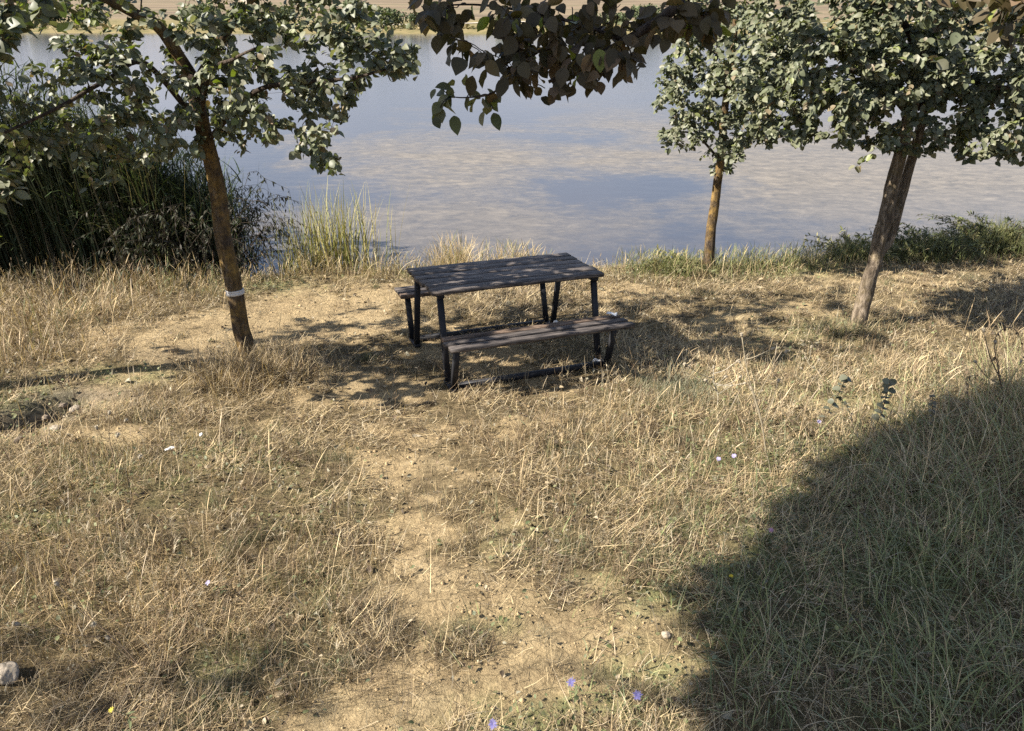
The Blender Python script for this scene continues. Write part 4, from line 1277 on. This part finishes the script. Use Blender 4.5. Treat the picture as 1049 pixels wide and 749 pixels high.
DG = np.array([(.075, .09, .035), (.11, .12, .05), (.14, .14, .06), (.08, .09, .045)])
SIL = np.array([(.035, .042, .022), (.05, .055, .03), (.045, .04, .028)])
g0 = ground(188, 290)
shrub('waterside_bush', 'dark drooping bush with narrow leaves at the water edge behind the left tree', (g0.x, g0.y + .75, -.75), 190, 2.8, 1.25, .055, SIL, 'narrow', 34, 1.1, droop=1.1, group='bushes along the bank')
for lab, px_, py_, h, sp, nst, dy in (('dark green bush filling the bank at the right margin', 1030, 262, .75, .75, 150, .35),
                                     ('dark green bush on the bank just right of the two stemmed tree', 955, 268, .62, .6, 120, .3),
                                     ('low olive bush on the bank between the two right hand trees', 815, 268, .45, .55, 90, .2),
                                     ('small pale green bush at the foot of the slim tree', 700, 276, .36, .45, 70, .05),
                                     ('scrubby bush right behind the slim tree trunk', 748, 272, .5, .4, 60, .2),
                                     ('low bush on the bank beside the trunk of the two stemmed tree', 880, 266, .42, .5, 80, .25)):
    g0 = ground(px_, py_)
    pal = DG if 'dark' in lab else np.array([(.14, .15, .06), (.18, .18, .08), (.11, .12, .05), (.22, .20, .10)])
    ob = shrub('bank_bush', lab, (g0.x, g0.y + dy, g0.z), int(nst * .6), h * .72, sp, .06, pal, 'narrow', 26, .75, group='bushes along the bank')
    n = int(2800 * sp); x = rng.normal(0, sp * .75, n); y = rng.normal(-.12, sp * .3, n)
    z = gz(g0.x + x, g0.y + dy + y) - g0.z
    a = Acc(); a.add(*blades(np.stack([x, y, z - .01], -1), rng.uniform(0, 6.28, n), np.abs(rng.normal(.2, .25, n)), h * rng.uniform(.25, .75, n) * np.exp(-(x / sp) ** 2 * .6), rng.uniform(.005, .009, n), rng.uniform(.1, 1.5, n), pick(np.concatenate([BANKG, pal]) * .85, n), 4))
    a.build('grass_skirt', M['grass'], ob)['kind'] = 'stuff'

# long grass tussocks round the tree feet
def tussock(label, p, n, h, w, pal, lie=.35):
    o = thing('grass_tussock', label, 'grass tussock', p, 'grass tussocks at tree feet')
    x = rng.normal(0, w, n); y = rng.normal(0, w * .7, n)
    z = gz(p.x + x, p.y + y) - p.z
    V, Q, C = blades(np.stack([x, y, z - .01], -1), rng.uniform(0, 6.28, n), np.abs(rng.normal(lie, .35, n)), rng.uniform(.4, 1.3, n) * h, rng.uniform(.003, .006, n), rng.uniform(.2, 1.5, n), pick(pal, n), 4)
    a = Acc(); a.add(V, Q, C); a.build('blade', M['grass'], o)['kind'] = 'stuff'


MIXG = np.concatenate([STRAW * .8, GREENS])
tussock('shaggy dry grass tussock round the foot of the taped tree', ground(263, 386), 3300, .30, .25, STRAW * .9)
tussock('green and straw tussock at the foot of the two stemmed tree', ground(862, 340), 700, .16, .20, MIXG)
tussock('straw tussock round the foot of the slim tree', ground(726, 283), 500, .2, .14, MIXG)
tussock('grey green tussock in front of the table, below its right end', ground(695, 405), 500, .2, .16, np.array([(.20, .20, .13), (.26, .25, .17), (.15, .155, .09)]))

# ------------------------------------------------------------------ single plants
def flower_plant(label, px_, py_, h, col, size, npet=16, cat='flower', name='chicory_flower'):
    top = None
    g0 = ground(px_, py_)
    # move the foot so that the flower itself is seen at the pixel
    r = ray(px_, py_); tt = (float(g0.z) + h - CAMZ) / r.z
    f = Vector((r.x * tt, r.y * tt, g0.z + h)); base = Vector((f.x + .02, f.y + .03, float(gz(f.x + .02, f.y + .03))))
    o = thing(name, label, cat, base, 'small wild flowers in the grass')
    a = Acc(); tp = f - base
    P = smooth_path([Vector((0, 0, -.01)), Vector((.012, .006, tp.z * .5)), tp], 4)
    V, Q = tube_arrays(P, np.linspace(.0022, .0014, len(P)), 5); a.add(V, Q, (.16, .17, .09))
    nl = 5
    lp = np.array([tuple(P[i % len(P)]) for i in range(1, nl + 1)]); ld = rng.normal(0, 1, (nl, 3)); ld[:, 2] = .3
    V, Q, C = leaves(lp, ld, np.tile([0, 0, 1.], (nl, 1)), .035, np.array([.15, .17, .08]), 'narrow'); a.add(V, Q, C)
    a.build('stem', M['weed'], o)
    a = Acc()
    az = np.arange(npet) / npet * 6.283 + rng.normal(0, .1, npet)
    tilt = Vector((-.25, -.5, 1)).normalized()
    u = tilt.orthogonal().normalized(); v = tilt.cross(u)
    D = np.array([tuple(u * math.cos(q) + v * math.sin(q) + tilt * random.uniform(.1, .45)) for q in az])
    V, Q, C = leaves(np.tile(tuple(tp), (npet, 1)), D, np.tile(tuple(tilt), (npet, 1)), size * .48 * rng.uniform(.75, 1.15, npet), np.array(col) * rng.uniform(.85, 1.15, (npet, 1)), 'narrow', .05, .3)
    a.add(V, Q, C)
    a.build('petals', M['petal'], o)
    return o


BL = (.13, .12, .28)
flower_plant('blue chicory flower above the bare soil at the bottom, topmost of three', 585, 699, .13, BL, .042)
flower_plant('blue chicory flower at the bottom, right of the bare soil patch', 653, 712, .12, BL, .044)
flower_plant('blue chicory flower cut by the bottom edge, lowest of three', 505, 742, .12, BL, .042)
flower_plant('faded lilac flower in the straw right of the middle, left one of a pair', 736, 470, .18, (.36, .32, .52), .034)
flower_plant('faded lilac flower in the straw right of the middle, right one of a pair', 752, 467, .18, (.36, .32, .52), .034)
flower_plant('faded lilac flower close to the leafy dark sprouts', 839, 432, .16, (.33, .29, .45), .034)
flower_plant('small pinkish flower at the edge of the big shadow', 790, 543, .16, (.45, .26, .36), .03)
flower_plant('small lilac flower in the brown grass at the lower left', 213, 597, .15, (.40, .37, .55), .028)
flower_plant('tiny yellow flower in the shade right of the bare soil', 749, 590, .14, (.65, .50, .04), .024, 10, name='yellow_flower')
flower_plant('tiny yellow flower near the bottom left corner', 114, 727, .2, (.60, .50, .05), .024, 10, name='yellow_flower')


def thistle(label, px_, py_, tips, r=.0028, tone=(.34, .29, .20), grp='dead branching weeds'):
    """dead branching weed: foot pixel, then pixels of its branch ends; all near one distance"""
    g0 = ground(px_, py_)
    o = thing('dead_thistle', label, 'dead weed', g0, grp)
    a = Acc()
    main = tips[0]
    e = at(main[0], main[1], g0.y + .05) - g0
    r *= 2.0
    P = smooth_path([Vector((0, 0, -.01)), e * .35 + Vector((.012, 0, 0)), e * .7 + Vector((-.01, 0, 0)), e], 5)
    V, Q = tube_arrays(P, np.linspace(r, r * .5, len(P)), 5); a.add(V, Q, tone)
    ends = [(P[-1], (P[-1] - P[-2]).normalized())]
    for tq in tips[1:]:
        e2 = at(tq[0], tq[1], g0.y + random.uniform(-.12, .15)) - g0
        c = [p for p in P if p.z < e2.z - .01] or [P[2]]
        k = max(0, int(len(c) * random.uniform(.55, .95)) - 1); s0 = c[k]
        Q2 = smooth_path([s0, s0.lerp(e2, .5) + Vector((random.gauss(0, .012), 0, -.02)), e2], 4)
        V, Q = tube_arrays(Q2, np.linspace(r * .6, r * .4, len(Q2)), 4); a.add(V, Q, tone)
        ends.append((e2, (Q2[-1] - Q2[-2]).normalized()))
    for p, dv in ends:
        hd = Acc()
        V, Q = tube_arrays([p - dv * .003, p + dv * .004, p + dv * .012, p + dv * .02, p + dv * .027], [.002, .0075, .009, .007, .003], 8)
        hd.add(V, Q, (.36, .31, .23))
        nn = 10; az = np.arange(nn) / nn * 6.28
        u = dv.orthogonal().normalized(); v = dv.cross(u)
        D = np.array([tuple(u * math.cos(q) + v * math.sin(q) + dv * .6) for q in az])
        V, Q, C = leaves(np.tile(tuple(p + dv * .018), (nn, 1)), D, np.tile(tuple(dv), (nn, 1)), .016, np.array([.36, .31, .22]), 'narrow'); hd.add(V, Q, C)
        hd.build('seed_head', M['grass'], o)
    a.build('stem', M['grass'], o)
    return o


thistle('tall dead branching weed right of the table, reaching up past its shadow', 786, 470, [(760, 345), (790, 358), (758, 372), (804, 362), (797, 392), (770, 400)], .003)
thistle('cluster of pale dead weed heads below the right end of the bench', 735, 418, [(731, 378), (754, 371), (742, 387), (757, 387), (724, 391), (761, 393), (703, 374), (748, 396)], .0026, (.40, .36, .28))
thistle('dead weed with white heads in the sun just above the leafy sprouts', 842, 388, [(826, 368), (831, 357), (838, 370), (822, 378)], .0024, (.42, .38, .28))
thistle('bare dead weed leaning over the brown grass near the left margin', 160, 560, [(85, 565), (120, 448), (143, 470)], .0014, (.30, .22, .13))
thistle('upright dead weed at the lower left with three bent heads', 150, 690, [(60, 600), (95, 640), (20, 640), (112, 655)], .0014, (.30, .22, .14))
thistle('dead stalk rising from the small mound at the left margin', 118, 505, [(112, 425), (128, 432), (100, 440)], .0022, (.36, .28, .17))
thistle('forked dead weed at the right margin above the big shadow', 1030, 415, [(1008, 340), (1020, 352), (1045, 372), (1000, 372)], .003, (.20, .15, .10))


def sprout(label, px_, py_, tipx, tipy, nl, size, pal):
    g0 = ground(px_, py_)
    o = thing('leafy_sprout', label, 'sprout', g0, 'leafy tree sprouts by the shadow edge')
    e = at(tipx, tipy, g0.y + .02) - g0
    P = smooth_path([Vector((0, 0, -.01)), e * .4 + Vector((.02, 0, .01)), e * .75 + Vector((.01, 0, .01)), e], 5)
    a = Acc(); V, Q = tube_arrays(P, np.linspace(.0035, .0014, len(P)), 5); a.add(V, Q, (.12, .09, .06)); a.build('stem', M['weed'], o)
    LP, LD = [], []
    for i in range(nl):
        t = (.25 + .75 * i / (nl - 1)) * (len(P) - 1.001); k = int(t); p = P[k].lerp(P[k + 1], t - k)
        sg = 1 if i % 2 else -1
        LP.append(tuple(p)); LD.append((sg * random.uniform(.5, 1), random.uniform(-.6, .6), random.uniform(-.3, .5)))
    a = Acc(); V, Q, C = leaves(np.array(LP), np.array(LD), np.tile([-.3, -.3, 1.], (nl, 1)) + rng.normal(0, .5, (nl, 3)), size * rng.uniform(.7, 1.2, nl), pick(pal, nl), 'round')
    a.add(V, Q, C); a.build('foliage', M['leaf'], o)


SPL = np.array([(.05, .055, .035), (.07, .07, .045), (.12, .12, .085)])
sprout('leafy sprout bending left, leftmost of the dark leafed sprouts', 832, 446, 868, 386, 15, .046, SPL)
sprout('short leafy sprout standing between its two taller neighbours', 875, 440, 858, 404, 10, .028, SPL)
sprout('tallest leafy sprout, its dark round leaves seen against bare soil', 892, 446, 912, 390, 18, .046, SPL)
sprout('leafy sprout with purplish tip inside the edge of the big shadow', 948, 446, 955, 405, 12, .026, np.array([(.08, .06, .06), (.10, .085, .07)]))


def bramble(label, px_, py_, pts, r=.004):
    g0 = ground(px_, py_)
    o = thing('bramble_stem', label, 'bramble', g0, 'arching brown stems at the right margin')
    P = smooth_path([Vector((0, 0, -.01))] + [at(q[0], q[1], g0.y + .03 * i) - g0 for i, q in enumerate(pts)], 6)
    a = Acc(); V, Q = tube_arrays(P, np.linspace(r, r * .5, len(P)), 6); a.add(V, Q, (.16, .11, .075)); a.build('stem', M['weed'], o)
    LP = np.array([tuple(P[i]) for i in range(6, len(P), 3)]); n = len(LP)
    LD = rng.normal(0, .8, (n, 3)); LD[:, 2] -= .6
    a = Acc(); V, Q, C = leaves(LP, LD, rng.normal(0, 1, (n, 3)) + [0, 0, 1], rng.uniform(.02, .04, n), pick(np.array([(.10, .07, .05), (.13, .10, .06)]), n), 'simple', .4, .8)
    a.add(V, Q, C); a.build('withered_leaf', M['weed'], o)['kind'] = 'stuff'


bramble('arching brown stem with a withered leaf cluster at the right margin', 1032, 420, [(1024, 385), (1019, 350), (1030, 336), (1042, 340), (1050, 365)])
bramble('lower arching brown stem curling over the right shadow edge', 995, 425, [(991, 400), (990, 388), (1000, 385), (1010, 392), (1012, 410)], .003)

# fallen sticks
def stick(label, p0, p1, r):
    A, B = ground(*p0), ground(*p1)
    o = thing('fallen_stick', label, 'stick', A, 'fallen sticks')
    mids = [A.lerp(B, t) for t in (0, .25, .5, .75, 1)]
    P = [Vector((m.x + random.gauss(0, .012), m.y + random.gauss(0, .012), float(gz(m.x, m.y)) + r + .012)) - A for m in mids]
    a = Acc(); P = smooth_path(P, 4); V, Q = tube_arrays(P, np.linspace(r, r * .55, len(P)), 7, .15); a.add(V, Q, (.4, .33, .22)); a.build('stick_body', M['bark_grey'], o)


stick('pale straight stick lying on the grass in the centre left', (334, 546), (368, 557), .005)
stick('long thin pale stick in the grass at the lower left', (70, 749), (190, 680), .004)
stick('dark stick lying on the right hand grass beyond the shadow', (1000, 322), (1040, 309), .012)

# stones and litter
def lump(name, label, cat, pos, size, mat, flat=.6, grp=None, sub=2, rough=.35, sink=.25):
    import bmesh
    bm = bmesh.new(); bmesh.ops.create_icosphere(bm, subdivisions=sub, radius=1)
    sd = random.uniform(0, 99)
    for v in bm.verts:
        q = v.co.copy()
        k = 1 + rough * (float(fbm(q.x * 1.7 + sd, q.y * 1.7 + q.z * 1.3, 3)) - .5) * 2
        v.co = Vector((q.x * size[0] * k, q.y * size[1] * k, q.z * size[2] * k))
    me = bpy.data.meshes.new(name); bm.to_mesh(me); bm.free()
    o = link(name, me, mat, smooth=rough < .5)
    o.location = Vector(pos) + Vector((0, 0, size[2] * (1 - sink * 2) * .9)); o.rotation_euler = (0, 0, random.uniform(0, 6))
    tag(o, label, cat, grp)
    return o


lump('stone', 'large pale stone cut by the left edge near the bottom', 'stone', ground(4, 696), (.062, .05, .042), M['stone'], grp='pale stones in the grass', rough=.49, sub=4)
lump('stone', 'flat pale stone in front of the eroded cut at the left', 'stone', ground(58, 440), (.045, .035, .02), M['stone'], grp='pale stones in the grass')
lump('stone', 'grey stone on the crumbling lip of the eroded cut', 'stone', ground(78, 421), (.05, .04, .03), M['stone'], grp='pale stones in the grass')
lump('stone', 'small white stone on the green patch above the eroded cut', 'stone', ground(78, 386), (.025, .02, .015), M['stone'], grp='pale stones in the grass')
lump('stone', 'rounded grey stone right of the bare soil patch at the bottom', 'stone', ground(682, 652), (.022, .018, .015), M['stone'], grp='pale stones in the grass', rough=.49, sub=3)
for lab, x_, y_, s_ in (('crumbled clod at the lower end of the eroded cut', 20, 452, .04), ('dark clod in the middle of the eroded cut', 48, 430, .04), ('earthen clod at the upper end of the eroded cut', 66, 418, .035)):
    lump('earth_clod', lab, 'clod', ground(x_, y_), (s_, s_ * .8, s_ * .6), M['dark_soil'], grp='clods of earth in the eroded cut', rough=.6)


def scrap(name, label, p, w, h, lift=.0, crumple=.012, mat='paper'):
    n = 7
    u, v = np.meshgrid(np.linspace(-.5, .5, n), np.linspace(-.5, .5, n))
    zz = crumple * (fbm(u * 5 + random.random() * 50, v * 5, 7, 2) * 2)
    V = np.stack([u * w, v * h, zz + lift], -1).reshape(-1, 3)
    V = np.concatenate([V, V + [0, 0, .002]])
    q = [(i * n + j, i * n + j + 1, (i + 1) * n + j + 1, (i + 1) * n + j) for i in range(n - 1) for j in range(n - 1)]
    q2 = [(a_ + n * n, b_ + n * n, c_ + n * n, d_ + n * n) for a_, b_, c_, d_ in q]
    ring = [j for j in range(n)] + [i * n + n - 1 for i in range(1, n)] + [(n - 1) * n + j for j in range(n - 2, -1, -1)] + [i * n for i in range(n - 2, 0, -1)]
    q3 = [(ring[i], ring[(i + 1) % len(ring)], ring[(i + 1) % len(ring)] + n * n, ring[i] + n * n) for i in range(len(ring))]
    a = Acc(); a.add(V, [(d_, c_, b_, a_) for a_, b_, c_, d_ in q] + q2 + q3, (.8, .8, .8))
    o = a.build(name, M[mat]); o.location = p; o.rotation_euler = (0, 0, random.uniform(-.5, .5))
    tag(o, label, 'litter', 'white litter')
    return o


lump('paper_scrap', 'larger white scrap lying in the brown grass at the left', 'litter', ground(176, 467) + Vector((0, 0, .05)), (.032, .011, .007), M['paper'], grp='white litter', rough=.9, sub=3)
lump('paper_scrap', 'smaller white scrap in the grass up and right of the larger one', 'litter', ground(207, 452) + Vector((0, 0, .05)), (.017, .010, .006), M['paper'], grp='white litter', rough=.9, sub=3)
tbm = Matrix.Translation(tb.location) @ tb.rotation_euler.to_matrix().to_4x4()
scrap('crumpled_tissue', 'crumpled white tissue on the right end of the near bench', tbm @ Vector((.69, -.635, .453)), .085, .045, 0, .022)
lump('crumpled_bag', 'pale crumpled plastic bag on the ground behind the near bench', 'litter', tbm @ Vector((.63, .30, .0)), (.06, .045, .07), M['paper'], grp='white litter', rough=.8, sub=3, sink=.05)
lump('crumpled_bag', 'small pale crumpled bag at the foot of the right end legs', 'litter', tbm @ Vector((.60, -.56, .0)), (.03, .03, .035), M['paper'], grp='white litter', rough=.8, sub=3, sink=.05)

# ------------------------------------------------------------------ far shore scrub
FARP = np.array([(.085, .115, .05), (.11, .13, .06), (.07, .09, .045), (.14, .15, .075)])


def far_bush(label, px_, wpx, hpx, dY, pal):
    d0 = 190
    x_ = (px_ - CX) / F * (d0 + dY) * CP * 1.1
    y_ = float(far_edge(x_)) + 8 + dY
    x_ = (px_ - CX) / F * (y_ * CP + 3.5 * SP)
    base = Vector((x_, y_, float(gz(x_, y_)) - .1))
    o = thing('shore_bush', label, 'bush', base, 'bushes on the far shore')
    wm, hm = wpx / F * y_ * .92, hpx / F * y_ * .92
    P = []; D = []
    k = 7
    cs = [(random.uniform(-.3, .3) * wm, random.uniform(-.3, .3) * wm, random.uniform(.35, .72) * hm, random.uniform(.2, .34)) for _ in range(k)]
    for _ in range(1500):
        c = random.choice(cs)
        v = Vector((random.gauss(0, 1), random.gauss(0, 1), random.gauss(0, 1))).normalized() * random.random() ** .4
        P.append((c[0] + v.x * wm * c[3], c[1] + v.y * wm * c[3], max(.1, c[2] + v.z * hm * .3))); D.append((random.gauss(0, 1), random.gauss(0, 1), random.gauss(0, 1)))
    n = len(P)
    a = Acc(); V, Q, C = leaves(np.array(P), np.array(D), rng.normal(0, 1, (n, 3)) + [0, 0, .6], hm * .12 * rng.uniform(.6, 1.3, n), pick(pal, n), 'simple'); a.add(V, Q, C)
    for c in cs[:3]:
        V, Q = tube_arrays([(0, 0, -.2), (c[0] * .4, c[1] * .4, c[2] * .5), (c[0], c[1], c[2])], [.14, .09, .04], 6); a.add(V, Q, (.08, .07, .05))
    a.build('foliage', M['weed'], o)


for lab, p, w_, h_, dy in (('broad green bush on the far shore, seen between the left tree and the hanging branch', 395, 46, 22, 0),
                           ('taller bush left of the broad one on the far shore, beside the left crown', 366, 36, 28, 5),
                           ('small round bush on the far shore close to the hanging leaves', 430, 22, 16, 2),
                           ('grey green bush on the far shore seen through the gap at the upper left', 45, 40, 26, 6),
                           ('dark bush on the far shore near the upper left corner', 8, 34, 20, 3),
                           ('low bush on the far shore behind the left crown', 100, 40, 18, 10),
                           ('far shore bush glimpsed through the middle of the left crown', 200, 50, 24, 4),
                           ('far shore bush glimpsed right inside the left crown', 290, 44, 22, 7),
                           ('far shore bush behind the left half of the hanging branch', 520, 26, 14, 3),
                           ('far shore bush behind the right half of the hanging branch', 628, 34, 16, 6),
                           ('far shore bush in the gap left of the slim tree crown', 662, 40, 22, 9),
                           ('far shore bush hidden mostly by the right hand crowns', 760, 50, 24, 12)):
    far_bush(lab, p, w_, h_, dy, FARP)

n = 7000
x = rng.uniform(-260, 260, n); e = far_edge(x)
cl = fbm(x * .05, x * 0 + 2.2, 211)
y = e + 1.0 + rng.gamma(1.4, 5.0, n)
keep = rng.random(n) < .12 + .9 * sstep(.45, .62, cl + .25 * (fbm(x * .3, y * .3, 213) - .5))
x, y = x[keep], y[keep]; n = len(x)
z = gz(x, y)
a = Acc()
V, Q, C = leaves(np.stack([x, y, z + rng.uniform(0, .35, n)], -1), rng.normal(0, 1, (n, 3)) * [1, 1, .5] + [0, 0, .35], rng.normal(0, 1, (n, 3)), rng.gamma(2.5, .22, n) + .15,
                 pick(np.array([(.12, .12, .05), (.16, .15, .065), (.22, .18, .085), (.09, .10, .045), (.26, .20, .10)]), n), 'simple')
a.add(V, Q, C)
o = a.build('far_scrub', M['weed']); tag(o, 'low olive and tan scrub along the far shore', 'scrub', kind='stuff')
